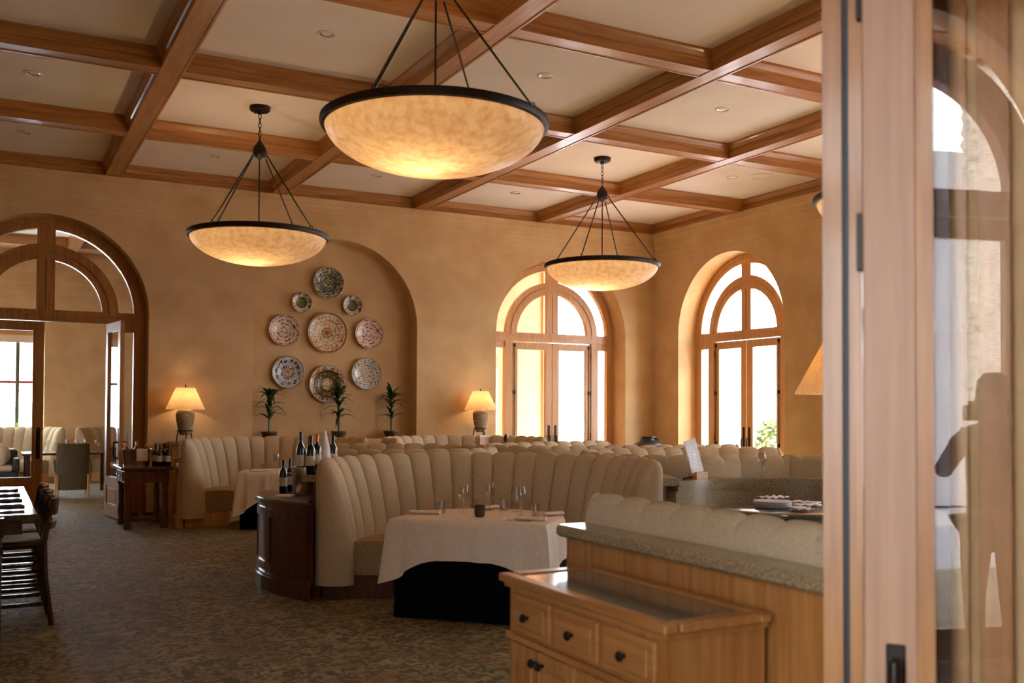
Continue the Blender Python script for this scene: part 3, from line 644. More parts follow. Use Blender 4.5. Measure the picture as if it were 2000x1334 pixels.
MB().lathe([(.3, 0), (.3, .03), (.07, .07), (.06, .74)], 20).build('pedestal', 'dark_wood', rt, True)
for k in range(4):
    o = MB().lathe([(0, .0), (.09, .0), (.15, .016), (.152, .02), (.09, .006), (0, .006)], 28, cap=False).build('serving_plate', 'napkin_white', None, True, (5.72, 6.12, .786+.0125*k))
    tag(o, ('lowest', 'second lowest', 'third', 'topmost')[k] + ' white serving plate in the stack on the round stone table', 'plate', 'stacked white plates')
rn = random.Random(3)
for k in range(5):
    b = MB(); rows = []
    for i in range(7):
        rows.append([((i/6-.5)*.22, (j/5-.5)*.14, .012+.02*abs(math.sin(i*1.7+j*1.1+k))) for j in range(6)])
    b.grid(rows); o = b.build('crumpled_napkin', 'napkin_white', None, True, ((5.72, 5.74, 6.00, 5.84, 6.16)[k], (6.12, 5.84, 6.02, 6.38, 6.20)[k], (.848, .786, .786, .786, .786)[k])); o.rotation_euler = (0, 0, k*1.3)
    sm = o.modifiers.new('thickness', 'SOLIDIFY'); sm.thickness = .006; sm.offset = 1
    tag(o, ('crumpled white napkin lying on top of the plate stack in the nook', 'crumpled white napkin in front of the plate stack in the nook', 'crumpled white napkin right of the plate stack in the nook', 'crumpled white napkin behind the plate stack in the nook', 'crumpled white napkin farthest right on the round stone table')[k], 'napkin', 'napkins on the stone table')
ms = thing('menu_stand', (5.72, 7.10, .966), 'white printed menu leaning on a small wooden stand on the granite ledge', 'menu', rz=.25)
B(-.075, .075, -.04, .05, 0, .05).build('wood_base', 'oak_z', ms); B(-.085, .085, -.06, -.035, 0, .06).build('front_lip', 'oak_z', ms)
mc = B(-.085, .085, -.003, .003, 0, .31).build('menu_card', 'paper', ms); mc.location = (-.0, -.01, .05); mc.rotation_euler = (-.18, -.18, 0)
MB().tube([(-.20, .0, .006), (-.07, .0, .016)], .008, 6).build('clip', 'iron', ms)
pl_ = MB()
for k in range(14): pl_.box(-.06, .04+.02*math.sin(k*2.2), -.0036, -.0031, .27-.016*k, .2735-.016*k)
pl_.build('print_lines', 'granite_grey', mc)
wine_glass((6.42, 7.02, .966), 'clear wine glass standing on the granite ledge right of the menu', s=1.0)
ms2 = thing('menu_stand', (6.45, 12.9, .88), 'small wooden menu holder on the far booth near the pepper mill', 'menu', rz=.2)
B(-.08, .08, -.01, .01, 0, .30).build('wood_back', 'oak_z', ms2); B(-.085, .085, -.014, .014, .30, .33).build('white_clip', 'paper', ms2)
fb = thing('side_table', (6.62, 12.85, 0), 'small table top behind the middle booth holding the pepper mill', 'table')
MB().lathe([(.0, .84), (.40, .84), (.41, .86), (.40, .88), (0, .88)], 28, cap=False).build('table_top', 'dark_wood', fb, True); MB().lathe([(.25, 0), (.25, .03), (.05, .07), (.05, .84)], 16).build('pedestal', 'dark_wood', fb, True)
pm = thing('pepper_mill', (6.72, 12.72, .88), 'turned dark wood pepper mill standing behind the middle booth', 'pepper mill')
MB().lathe([(.032, 0), (.034, .02), (.024, .07), (.030, .14), (.022, .20), (.030, .25)], 16).build('body', 'peppermill', pm, True); MB().lathe([(.026, .252), (.036, .29), (.03, .325), (.012, .335), (.012, .35), (0, .352)], 16).build('head', 'peppermill', pm, True)
# ------------------------------------------------------------------ hanging bowl lamps
def bowl_lamp(x, y, lab, power=17):
    zr = 3.60; t = thing('bowl_pendant', (x, y, zr), lab, 'pendant lamp', group='alabaster bowl pendant lamps')
    R = .78; prof = [(R, 0)] + [(R*math.sin(a), -.335*math.cos(a)**1.15) for a in [PI/2*(1-i/14) for i in range(1, 15)]]
    prof = [(R*math.cos(PI/2*i/16), -.34*math.sin(PI/2*i/16)**1.0) for i in range(17)]
    MB().lathe(prof, 56, cap=False).build('bowl', 'alabaster', t, True)
    MB().lathe([(R-.012, -.035), (R+.02, -.03), (R+.032, -.005), (R+.028, .02), (R+.005, .03), (R-.02, .015), (R-.012, -.035)], 56, cap=False).build('rim_band', 'iron', t, True)
    zh = 1.02; top = ZCE-zr
    for k in range(4):
        a = PI/2*k+.62; dx, dy = math.cos(a), math.sin(a)
        MB().tube([(dx*.11, dy*.11, zh-.09), (dx*(R-.03), dy*(R-.03), .05)], .0085, 6).build('rod', 'iron', t)
        MB().tube([(dx*(R-.02)+.02*math.cos(b)*dx, dy*(R-.02)+.02*math.cos(b)*dy, .04+.02*math.sin(b)) for b in [2*PI*i/10 for i in range(10)]], .005, 5, closed=True).build('eyelet', 'iron', t)
        MB().tube([(dx*.085+.022*math.cos(b)*dx, dy*.085+.022*math.cos(b)*dy, zh-.06+.022*math.sin(b)) for b in [2*PI*i/10 for i in range(10)]], .006, 5, closed=True).build('hub_ring', 'iron', t)
    MB().lathe([(0, -.13), (.02, -.12), (.03, -.10), (.055, -.09), (.075, -.05), (.078, -.02), (.07, .02), (.05, .05), (.03, .075), (.015, .10), (0, .105)], 20, c=(0, 0, zh), cap=False).build('hub', 'iron', t, True)
    n = 6; z0 = zh+.10; z1 = top-.09
    for k in range(n):
        z = z0+(z1-z0)*(k+.5)/n; hh = (z1-z0)/n*.62
        MB().tube([((.016*math.cos(b)) if k % 2 else 0, 0 if k % 2 else .016*math.cos(b), z+hh*math.sin(b)) for b in [2*PI*i/12 for i in range(12)]], .0048, 5, closed=True).build('chain_link', 'iron', t)
    MB().lathe([(0, -.09), (.03, -.085), (.035, -.06), (.10, -.055), (.115, -.045), (.12, -.01), (.12, 0)], 24, c=(0, 0, top), cap=False).build('canopy', 'iron', t, True)
    for k in range(4):
        b_ = MB().lathe([(0, -.014), (.01, -.012), (.01, 0)], 8, c=(.09*math.cos(k*PI/2+.4), .09*math.sin(k*PI/2+.4), top-.05), cap=False).build('canopy_screw', 'iron', t)
    sk = MB().lathe([(.02, -.16), (.02, -.05), (.012, -.04)], 10, cap=True).build('lamp_holder', 'white_trim', t)
    MB().tube([(0, 0, -.05), (0, 0, zh-.12)], .008, 6).build('centre_stem', 'iron', t)
    ld = bpy.data.lights.new('bulb', 'POINT'); ld.energy = power; ld.color = (1.0, .70, .40); ld.shadow_soft_size = .06
    lo = bpy.data.objects.new('bulb', ld); COL.objects.link(lo); lo.parent = t; lo.location = (-.06, 0, -.03)
bowl_lamp(2.79, 11.49, 'glowing alabaster bowl lamp hanging left, above the back left booth')
bowl_lamp(7.58, 11.49, 'glowing alabaster bowl lamp hanging before the arched doors on the right')
bowl_lamp(2.79, 6.38, 'largest nearest alabaster bowl lamp at the top centre of the room')
bowl_lamp(7.58, 6.38, 'bowl lamp half hidden behind the wooden door post on the right')
# ------------------------------------------------------------------ table lamps by the wall
def table_lamp(x, y, z0, lab, power=4.5):
    t = thing('table_lamp', (x, y, z0+.001), lab, 'lamp', group='stoneware table lamps with pleated shades')
    MB().lathe([(.07, .10), (.085, .12), (.125, .30), (.135, .38), (.13, .43), (.10, .47), (.06, .485), (.03, .49)], 24).build('jar_base', 'stoneware', t, True)
    for k in range(3):
        a = 2*PI*k/3+.5; MB().tube([(.13*math.cos(a), .13*math.sin(a), 0), (.105*math.cos(a), .105*math.sin(a), .17)], .009, 6).build('stand_leg', 'iron', t)
    MB().tube([(.108*math.cos(a), .108*math.sin(a), .165) for a in [2*PI*i/20 for i in range(20)]], .008, 6, closed=True).build('stand_ring', 'iron', t)
    MB().tube([(0, 0, .48), (0, 0, .80)], .008, 6).build('stem', 'bronze', t)
    n = 60; rows = []
    for z, r in ((.475, .275), (.49, .270), (.785, .135), (.795, .132)):
        rows.append([((r+(.0035 if k % 2 else -.0035))*math.cos(2*PI*k/n), (r+(.0035 if k % 2 else -.0035))*math.sin(2*PI*k/n), z) for k in range(n)])
    MB().grid(rows, cu=True).build('pleated_shade', 'shade_cloth', t, False)
    MB().lathe([(0, .80), (.012, .80), (.008, .82), (.012, .835), (0, .845)], 10, cap=False).build('finial', 'bronze', t, True)
    ld = bpy.data.lights.new('bulb', 'POINT'); ld.energy = power; ld.color = (1.0, .66, .36); ld.shadow_soft_size = .04
    lo = bpy.data.objects.new('bulb', ld); COL.objects.link(lo); lo.parent = t; lo.location = (0, 0, .62)
def lamp_pedestal(x, y, h, lab):
    t = thing('pedestal', (x, y, 0), lab, 'pedestal', group='wooden lamp pedestals')
    B(-.2, .2, -.2, .2, 0, h-.04).build('column', 'oak_z', t); B(-.225, .225, -.225, .225, h-.04, h).build('cap', 'granite', t); B(-.215, .215, -.215, .215, 0, .12).build('base', 'oak_z', t)
lamp_pedestal(2.60, 15.05, 1.09, 'wooden pedestal carrying the lamp at the left wall'); table_lamp(2.60, 15.03, 1.09, 'lit table lamp with pleated shade between the left door and plate niche')
lamp_pedestal(7.45, 15.05, 1.10, 'wooden pedestal carrying the lamp beside the right arched doors'); table_lamp(7.45, 15.03, 1.10, 'lit table lamp with pleated shade beside the right arched doors')
# floor lamp at the right, mostly behind the post
fl = thing('floor_lamp', (7.75, 7.28, 0), 'floor lamp with tall pleated cone shade half hidden by the door post', 'lamp')
MB().lathe([(.0, 0), (.16, 0), (.16, .02), (.03, .05), (.016, .08), (.016, 1.8)], 20, cap=False).build('stand', 'bronze', fl, True)
n = 72; rows = []
for z, r in ((1.755, .47), (1.775, .465), (2.40, .13), (2.415, .127)):
    rows.append([((r+(.005 if k % 2 else -.005))*math.cos(2*PI*k/n), (r+(.005 if k % 2 else -.005))*math.sin(2*PI*k/n), z) for k in range(n)])
MB().grid(rows, cu=True).build('pleated_shade', 'shade_cloth', fl)
MB().tube([(0, 0, 1.79), (0, 0, 2.44)], .008, 6).build('harp_stem', 'bronze', fl)
ld = bpy.data.lights.new('bulb', 'POINT'); ld.energy = 5; ld.color = (1.0, .60, .26); ld.shadow_soft_size = .04
lo = bpy.data.objects.new('bulb', ld); COL.objects.link(lo); lo.parent = fl; lo.location = (.03, 0, 1.95)
# ------------------------------------------------------------------ plates in the niche
cream, cr2 = lin(222, 206, 176), lin(206, 186, 150)
plate_mat('plate_green', [(0, lin(190, 176, 130)), (.35, lin(150, 150, 110)), (.62, lin(206, 196, 160)), (.94, lin(120, 110, 80))], lin(30, 56, 60), 9, 16, .35, 9, lin(40, 60, 50), .56)
plate_mat('plate_small', [(0, lin(120, 116, 60)), (.5, lin(46, 52, 34)), (.56, lin(214, 204, 186)), (.92, lin(130, 120, 80))], lin(60, 74, 40), 4, 8, .75, 5, lin(60, 70, 36), .60)
plate_mat('plate_scroll', [(0, lin(226, 206, 190)), (.86, lin(130, 70, 50)), (.89, lin(226, 206, 190))], lin(130, 66, 50), 4, 13, .62, 4, lin(226, 206, 190), .62)
plate_mat('plate_crest', [(0, lin(140, 40, 26)), (.13, lin(220, 190, 130)), (.19, lin(60, 80, 50)), (.24, lin(228, 214, 186)), (.9, lin(150, 90, 40))], lin(190, 120, 60), 12, 18, .55, 12, lin(70, 70, 60), .62)
plate_mat('plate_blue', [(0, lin(200, 150, 110)), (.28, lin(206, 204, 196)), (.92, lin(150, 150, 140))], lin(30, 56, 100), 7, 9, .52, 6, lin(206, 204, 196), .60)
plate_mat('plate_garland', [(0, lin(220, 206, 180)), (.3, lin(70, 80, 50)), (.72, lin(60, 74, 90)), (.75, lin(222, 214, 196)), (.95, lin(150, 140, 120))], lin(186, 110, 40), 6, 11, .55, 10, lin(60, 76, 60), .58)
plate_mat('plate_rosette', [(0, lin(226, 206, 180)), (.62, lin(228, 214, 196)), (.66, lin(206, 204, 196)), (.95, lin(140, 140, 130))], lin(70, 86, 100), 10, 20, .62, 8, lin(210, 200, 186), .66)
PY = YB+.30
def plate(x, z, d, m, lab):
    R = d/2; t = thing('wall_plate', (x, PY, z), lab, 'plate', group='decorative plates in the arched niche')
    pr = [(0, -.012), (.30, -.012), (.55, -.016), (.62, -.03), (.90, -.05), (.97, -.056), (1.0, -.052), (1.0, -.046), (.9, -.038), (.6, -.002), (0, -.001)]
    rows = [[(r*math.cos(2*PI*k/48), y*1.0, r*math.sin(2*PI*k/48)) for k in range(48)] for r, y in pr]
    o = MB().grid(rows, cu=True).build('dish', m, t, True); o.scale = (R, 1, R)
    ring = MB().tube([(R*.985*math.cos(2*PI*k/48), -.055, R*.985*math.sin(2*PI*k/48)) for k in range(48)], .008, 6, closed=True).build('rim_bead', 'plate_rim', t, True)
mat('plate_rim', lin(170, 140, 100), lin(190, 164, 124), 20, 0.2)
for a in [(4.926, 3.644, .52, 'plate_green', 'green and blue patterned plate at the top of the niche'), (4.485, 3.30, .33, 'plate_small', 'small plate with dark medallion upper left in the niche'), (5.34, 3.297, .335, 'plate_small', 'small plate with dark medallion upper right in the niche'),
          (4.206, 2.841, .51, 'plate_scroll', 'white plate with brown scrolls at the left of the niche'), (4.916, 2.829, .67, 'plate_crest', 'largest plate with a small red crest at the niche centre'), (5.63, 2.841, .50, 'plate_scroll', 'white plate with brown scrolls at the right of the niche'),
          (4.27, 2.169, .525, 'plate_blue', 'plate with dark blue leaves at the lower left of the niche'), (4.924, 1.991, .62, 'plate_garland', 'large plate with green and orange garland at the niche bottom'), (5.59, 2.173, .53, 'plate_rosette', 'pale plate with blue rosette at the lower right of the niche')]: plate(*a)
# ------------------------------------------------------------------ potted dracaenas
def leaf_mesh(nm, L, w, droop):
    b = MB(); rows = []
    for i in range(7):
        f = i/6; x = L*f; z = L*(.55*f-droop*f*f); ww = w*math.sin(PI*(.12+.88*f)**.8)*.5+.0008
        rows.append([(x, -ww, z+.15*ww), (x, 0, z-.1*ww), (x, ww, z+.15*ww)])
    b.grid(rows); me = bpy.data.meshes.new(nm); me.from_pydata(b.v, [], b.f); return me
LEAF = [leaf_mesh('leaf', .33, .072, d) for d in (.4, .7, 1.0)]
for m_ in LEAF: m_.materials.append(MATS['leaf_green'])
LEAFB = leaf_mesh('leaf', .34, .06, .35); LEAFB.materials.append(MATS['leaf_bright'])
def plant(loc, lab, h=.62, whorls=((.30, 16, .8), (.47, 15, .9), (.62, 24, .95)), seed=1, lm=None, pot='pot_olive', g='potted dracaenas in the niche'):
    rn = random.Random(seed); t = thing('potted_plant', loc, lab, 'plant', group=g)
    MB().lathe([(.0, 0), (.085, 0), (.12, .10), (.128, .105), (.128, .125), (.112, .125), (.10, .10), (0, .10)], 20, cap=False).build('pot', pot, t, True)
    for k, (z, n, s) in enumerate(whorls):
        bx_, by_ = (0, 0) if k == 0 else (rn.uniform(-.03, .03), rn.uniform(-.03, .03))
        MB().tube([(bx_*.5, by_*.5, .09), (bx_, by_, .1+z)], .011, 6).build('stem', 'leaf_green', t)
        for i in range(n):
            o = bpy.data.objects.new('leaf', lm or LEAF[rn.randrange(3)]); COL.objects.link(o); o.parent = t
            o.location = (bx_, by_, .1+z-rn.uniform(0, .10)); o.rotation_euler = (0, -rn.uniform(-.1, .9), 2*PI*i/n+rn.uniform(-.3, .3)); sc = s*rn.uniform(.75, 1.1)*(.5 if math.sin(o.rotation_euler.z) > .45 else 1); o.scale = (sc, sc, sc)
plant((3.93, YB+.07, 1.101), 'potted dracaena at the left end of the niche sill', seed=2)
plant((5.06, YB+.07, 1.101), 'potted dracaena in the middle of the niche sill', seed=3)
plant((5.96, YB+.07, 1.101), 'potted dracaena at the right end of the niche sill', seed=4)
# urn in the corner
uj = thing('dark_urn', (10.62, 14.55, .62), 'big dark glazed urn with collared neck in the corner', 'urn')
MB().lathe([(.15, 0), (.20, .05), (.30, .18), (.33, .27), (.28, .36), (.16, .41), (.11, .425), (.11, .46), (.135, .475), (.13, .49), (.09, .48)], 28).build('body', 'urn_dark', uj, True)
for k in range(3):
    a = 2*PI*k/3-1.0; MB().tube([(.11*math.cos(a), .11*math.sin(a), .46), (.17*math.cos(a), .17*math.sin(a), .45), (.17*math.cos(a), .17*math.sin(a), .40)], .014, 6).build('handle', 'urn_dark', uj, True)
us = thing('urn_stand', (10.62, 14.55, 0), 'low wooden stand under the dark urn in the corner', 'stand')
B(-.3, .3, -.3, .3, .56, .62).build('stand_top', 'dark_wood', us)
for sx in (-1, 1):
    for sy in (-1, 1): B(sx*.26-.03, sx*.26+.03, sy*.26-.03, sy*.26+.03, 0, .56).build('leg', 'dark_wood', us)
# ------------------------------------------------------------------ side table with bottles at the left door
st = thing('console_table', (1.90, 14.05, 0), 'dark wood console table with turned legs beside the open left door', 'table')
B(-.34, .32, -.44, .44, .77, .81).build('table_top', 'dark_wood', st, bevel=.008)
ap = B(-.29, .27, -.39, .39, .60, .77).build('apron', 'dark_wood', st)
dwr = B(-.305, -.288, -.30, .30, .63, .75).build('drawer', 'dark_wood', st); 
for y in (-.15, .15): MB().lathe([(.006, 0), (.014, .02), (0, .026)], 10).build('knob', 'steel', dwr, True).matrix_local = Matrix.Translation((-.305, y, .69)) @ Matrix.Rotation(-PI/2, 4, 'Y')
for sx in (-.24, .22):
    for sy in (-.34, .34):
        MB().lathe([(.045, 0), (.05, .05), (.03, .09), (.045, .14), (.048, .2), (.032, .3), (.042, .45), (.03, .52), (.048, .56), (.048, .62)], 14, c=(sx, sy, 0)).build('turned_leg', 'dark_wood', st, True)
sb = B(-.26, .24, -.36, -.32, .10, .14); sb.box(-.26, .24, .32, .36, .10, .14); sb.box(-.03, .01, -.34, .34, .10, .14); sb.build('stretcher', 'dark_wood', st)
gw = 'dark wine bottles on the console table'
for k, (x, y) in enumerate(((2.05, 13.70), (2.12, 13.80), (2.15, 13.66), (2.02, 13.88), (2.16, 13.95))): bottle((x, y, .81), ('dark wine bottle at the front left of the console table group', 'dark wine bottle in the middle of the console table group', 'dark wine bottle at the front right of the console table group', 'dark wine bottle behind the others on the console table', 'dark wine bottle at the back right of the console table group')[k], 'plastic_black', .30, gw)
ib = thing('ice_tub', (1.80, 13.98, .81), 'oval metal wine tub with a draped towel on the console table', 'bucket')
rows = [[(sx*math.cos(2*PI*k/32)*.19, sx*math.sin(2*PI*k/32)*.14, z) for k in range(32)] for sx, z in ((.0, .0), (.88, 0), (1.0, .22), (1.04, .225), (1.0, .23), (.95, .22), (.84, .02), (0, .02))]
MB().grid(rows, cu=True).build('tub', 'steel', ib, True)
B(-.02, .12, -.145, -.13, .07, .232).build('towel', 'napkin_white', ib)
for k, (x, y) in enumerate(((-.08, .02), (.0, .05), (.07, -.01))):
    o = bottle((1.80+x, 13.98+y, .84), ('small bottle at the left of the metal wine tub', 'bottle in the middle of the metal wine tub', 'bottle at the right of the metal wine tub')[k], 'foil_gold', .29, 'bottles in the metal wine tub', False); o.rotation_euler = (.15*(k-1), .2*(k-1), 0)
# ------------------------------------------------------------------ communal table and chairs at the left
lt = thing('communal_table', (-.35, 8.5, 0), 'polished dark counter-height table reflecting the window at the left edge', 'table')
B(-.67, .67, -1.3, 1.3, .835, .88).build('table_top', 'table_gloss', lt, bevel=.008); B(-.58, .58, -1.2, 1.2, .74, .835).build('apron', 'chair_wood', lt)
for y in (-.85, .85):
    B(-.09, .09, y-.09, y+.09, .08, .74).build('pedestal', 'chair_wood', lt); B(-.45, .45, y-.06, y+.06, 0, .08).build('foot', 'chair_wood', lt)
B(-.04, .04, -.85, .85, .25, .33).build('stretcher', 'chair_wood', lt)
for k in range(4): napkin((.10, 7.55+.5*k, .882), .12, ('rolled dark napkin nearest the camera on the polished table', 'second rolled dark napkin on the polished table', 'third rolled dark napkin on the polished table', 'farthest rolled dark napkin on the polished table')[k], 'napkin_dark', .30, .06, g='rolled dark napkins')
def counter_chair(loc, rz, lab):
    t = thing('counter_chair', loc, lab, 'chair', rz, 'dark counter chairs at the polished table')   # faces -x
    B(-.23, .20, -.22, .22, .575, .615).build('seat', 'chair_wood', t, bevel=.01)
    B(-.20, .17, -.19, .19, .615, .635).build('seat_pad', 'napkin_white', t, bevel=.008)
    for s in (-1, 1):
        MB().tube([(.25, s*.20, 0), (.20, s*.20, .35), (.19, s*.20, .60), (.24, s*.20, .90)], [.020, .023, .024, .018], 8).build('rear_leg', 'chair_wood', t, True)
        MB().tube([(-.22, s*.20, 0), (-.21, s*.20, .58)], [.018, .024], 8).build('front_leg', 'chair_wood', t, True)
        for z in (.16, .30, .44): B(-.21, .21, s*.20-.012, s*.20+.012, z-.014, z+.014).build('stretcher', 'chair_wood', t)
    for z in (.20, .36): B(-.225, -.20, -.2, .2, z-.014, z+.014).build('front_stretcher', 'chair_wood', t)
    for z0, z1, o_ in ((.80, .92, .0), (.70, .75, -.015)):
        rows = []
        for i in range(9):
            y = -.23+.46*i/8; cxx = .235+o_+.045*math.cos((i/8-.5)*PI)
            rows.append([(cxx-.014, y, z0), (cxx+.014, y, z0), (cxx+.022, y, z1), (cxx-.006, y, z1)])
        b = MB(); b.grid(rows, cu=True); b.f += [(0, 1, 2, 3), (35, 34, 33, 32)]; b.build('back_rail', 'chair_wood', t, True)
for k, y in enumerate((8.12, 8.78, 9.44)): counter_chair((.20, y, 0), 0, ('dark wooden counter chair nearest along the right side of the polished table', 'dark wooden counter chair in the middle of the right side of the polished table', 'dark wooden counter chair farthest along the right side of the polished table')[k])
counter_chair((-.12, 6.88, 0), -PI/2, 'dark wooden counter chair at the near end of the polished table')
# ------------------------------------------------------------------ room beyond the left door
tag(B(-4, 6.5, YB+WT, 24.7, -.12, 0).build('floor_back_room', 'carpet'), kind='structure')
tag(B(-4, 6.5, YB+WT, 25, 5.14, 5.4).build('ceiling_back_room', 'ceiling_paint'), kind='structure')
bc = bpy.data.objects['ceiling_back_room']
for x in (-.8, 1.6, 4.0): B(x-.115, x+.115, YB+WT, 24.5, 4.93, 5.14).build('beam', 'wood_y', bc)
for y in (17.6, 20.1, 22.6): B(-4, 6.5, y-.115, y+.115, 4.94, 5.14).build('beam', 'wood_x', bc)
wb = B(-4, -3.0, 24.5, 24.9, 0, 5.3); wb.box(1.17, 6.5, 24.5, 24.9, 0, 5.3); wb.box(-3.0, 1.17, 24.5, 24.9, 0, .9); wb.box(-3.0, 1.17, 24.5, 24.9, 3.35, 5.3)
tag(wb.build('wall_back_room_far', 'plaster'), kind='structure')
tag(B(6.5, 6.9, YB+WT, 24.9, 0, 5.3).build('wall_back_room_right', 'plaster'), kind='structure'); tag(B(-4.4, -4, YB+WT, 24.9, 0, 5.3).build('wall_back_room_left', 'plaster'), kind='structure')
w4 = thing('window_4', (-.915, 24.78, 0), kind='structure')
fr = B(-2.085, -2.0, -.05, .1, .9, 3.35); fr.box(2.0, 2.085, -.05, .1, .9, 3.35); fr.box(-2.0, 2.0, -.05, .1, .9, .97); fr.box(-2.0, 2.0, -.05, .1, 3.22, 3.35); fr.build('window_frame', 'oak_z', w4)
for x in (-.4, .5, 1.55): B(x-.04, x+.04, 0, .06, .97, 3.22).build('mullion', 'granite_grey', w4)
B(-2.0, 1.15, .01, .05, 2.13, 2.19).build('glazing_bar', 'granite_grey', w4); B(1.15, 2.0, .01, .05, 2.13, 2.19).build('red_glazing_bar', 'red_paint', w4)
B(-2.0, 2.0, -.04, .02, 3.05, 3.24).build('roller_blind', 'linen', w4)
pane('pane', [(-2.0, .97), (2.0, .97), (2.0, 3.22), (-2.0, 3.22)], .03, w4)
booth('curved_booth', 'booth under the bright window in the room beyond the left door', arcpts(.1, 22.9, 1.3, 170, 8, 40), -1, shell=False)
booth('curved_booth', 'booth at the far wall to the right of the window beyond the left door', arcpts(3.15, 22.9, 1.3, 172, 10, 40), -1, shell=False)
plant((.63, 24.60, .901), 'bright green potted plant on the sill of the far room window', seed=9, lm=LEAFB, whorls=((.12, 14, 1.0),), g='far plant')
ft = thing('dining_table', (1.35, 20.1, 0), 'dark dining table with glasses in the room beyond the left door', 'table')
B(-.75, .75, -.45, .45, .72, .76).build('table_top', 'chair_wood', ft)
for sx in (-1, 1):
    for sy in (-1, 1): B(sx*.66-.04, sx*.66+.04, sy*.36-.04, sy*.36+.04, 0, .72).build('leg', 'chair_wood', ft)
for k in range(7): wine_glass((.85+.17*k, 20.0+.12*(k % 3), .76), 'wine glass on the far room table seen through the left door', 'glasses in the far room')
def wicker_chair(loc, rz, lab):
    t = thing('wicker_chair', loc, lab, 'chair', rz, 'woven wicker chairs in the far room')
    b = MB(); rows = []
    for i in range(13):
        a = PI*i/12; x = -.27*math.cos(a); y = -.04-.16*math.sin(a)*.6
        rows.append([(x, y, .12), (x, y-.0, .45), (x*1.02, y-.03, .80), (x*.98, y-.05, .93), (x*.98, y-.02, .95), (x*.95, y+.02, .93), (x*.95, y+.035, .45), (x*.95, y+.03, .12)])
    b.grid(rows); b.build('woven_back', 'wicker', t, True)
    B(-.26, .26, -.02, .50, .36, .43).build('seat', 'wicker', t, bevel=.01); B(-.24, .24, .0, .48, .43, .49).build('cushion', 'fabric', t, bevel=.015)
    for sx in (-1, 1):
        for y in (-.10, .45): MB().tube([(sx*.25, y, 0), (sx*.25, y, .40)], .018, 8).build('leg', 'oak_z', t)
        MB().tube([(sx*.27, -.06, .64), (sx*.28, .2, .66), (sx*.27, .44, .62), (sx*.25, .46, .40)], .018, 8).build('arm', 'wicker', t, True)
wicker_chair((1.40, 19.25, 0), 0, 'woven wicker chair with its back to us in the far room')
sf = thing('rattan_sofa', (-.25, 20.3, 0), 'black rattan sofa with a cushion in the far room at the left edge', 'sofa')
B(-.8, .8, -.35, .35, .15, .42).build('seat_base', 'rattan_black', sf, bevel=.02); B(-.72, .72, -.30, .32, .42, .52).build('seat_cushion', 'fabric', sf, bevel=.03); B(-.8, .8, .30, .40, .15, .80).build('backrest', 'rattan_black', sf, bevel=.03)
for s in (-1, 1):
    B(*sorted((s*.72, s*.82)), -.35, .35, .42, .66).build('armrest', 'rattan_black', sf, bevel=.02)
    for y in (-.3, .3): B(s*.74-.03, s*.74+.03, y-.03, y+.03, 0, .15).build('leg', 'rattan_black', sf)
pc = MB().lathe([(0, -.09), (.14, -.08), (.22, 0), (.14, .08), (0, .09)], 20, cap=False).build('round_cushion', 'linen', None, True, (.22, 20.28, .74)); pc.rotation_euler = (1.2, 0, .3); tag(pc, 'pale cushion leaning on the black rattan sofa', 'cushion')
ft2 = thing('dining_table', (.1, 21.85, 0), 'small round table with white cloth before the far room booth', 'table')
MB().lathe([(0, .745), (.42, .745), (.44, .76), (.43, .775), (0, .775)], 24, cap=False).build('table_top', 'linen', ft2, True); MB().lathe([(.44, .77), (.47, .6), (.46, .45)], 24, cap=False).build('cloth_drop', 'linen', ft2, True); MB().lathe([(.25, 0), (.25, .03), (.05, .06), (.05, .745)], 14).build('pedestal', 'dark_wood', ft2, True)
# ------------------------------------------------------------------ foreground glazed door leaf and post
A0 = YAW + math.atan(890/1919.6); nx, ny = math.sin(A0), math.cos(A0); LD = 3.1
dl_ = thing('door_3', (LD*nx, LD*ny, 0), kind='structure', rz=-A0)     # local x to the right along the leaf, local +y away from camera
H3 = 3.0
lf = B(-.283, -.135, 0, .045, .01, H3); lf.box(.70, .83, 0, .045, .01, H3); lf.box(-.135, .70, 0, .045, .01, .22); lf.box(-.135, .70, 0, .045, H3-.14, H3)
lf.build('leaf_frame', 'door_wood', dl_, bevel=.004)
gb_ = MB()
for k, (w_, d_) in enumerate(((.048, .0), (.032, -.008), (.016, -.004))):
    gb_.box(-.136, -.136+w_, .004+k*.008, .038-k*.004+.004, .2, H3-.13)
gb_.box(.69, .705, .006, .04, .2, H3-.13)
gb_.build('glazing_bead', 'wood_z', dl_)
pane('pane', [(-.10, .21), (.70, .21), (.70, H3-.14), (-.10, H3-.14)], .022, dl_)
pst = B(-.402, -.345, .03, .13, 0, 3.3); pst.box(-.325, -.287, .03, .13, 0, 3.3); pst.box(-.402, -.287, .06, .13, 0, 3.3); pst.build('hinge_post', 'wood_z', dl_)
B(-.345, -.325, .045, .06, 0, 3.3).build('weather_strip', 'rubber', dl_)
for z in (.55, 2.09, 2.85): B(-.300, -.284, -.004, .05, z-.085, z+.085).build('hinge', 'bronze', dl_)
hd = MB().tube([(-.195, -.002, .845), (-.195, -.05, .845), (-.195, -.055, .80), (-.195, -.055, .68)], .018, 10).build('lever_handle', 'bronze', dl_, True)
B(-.222, -.168, -.006, .0, .60, .90).build('handle_plate', 'bronze', dl_, bevel=.004)
tag(MB().box(-.10, 1.6, .30, .42, 0, 4.0).build('wall_vestibule', 'plaster', None), kind='structure')
wv = bpy.data.objects['wall_vestibule']; wv.location = (LD*nx, LD*ny, 0); wv.rotation_euler = (0, 0, -A0)
jb = thing('trim_4', (LD*nx, LD*ny, 0), kind='structure', rz=-A0)
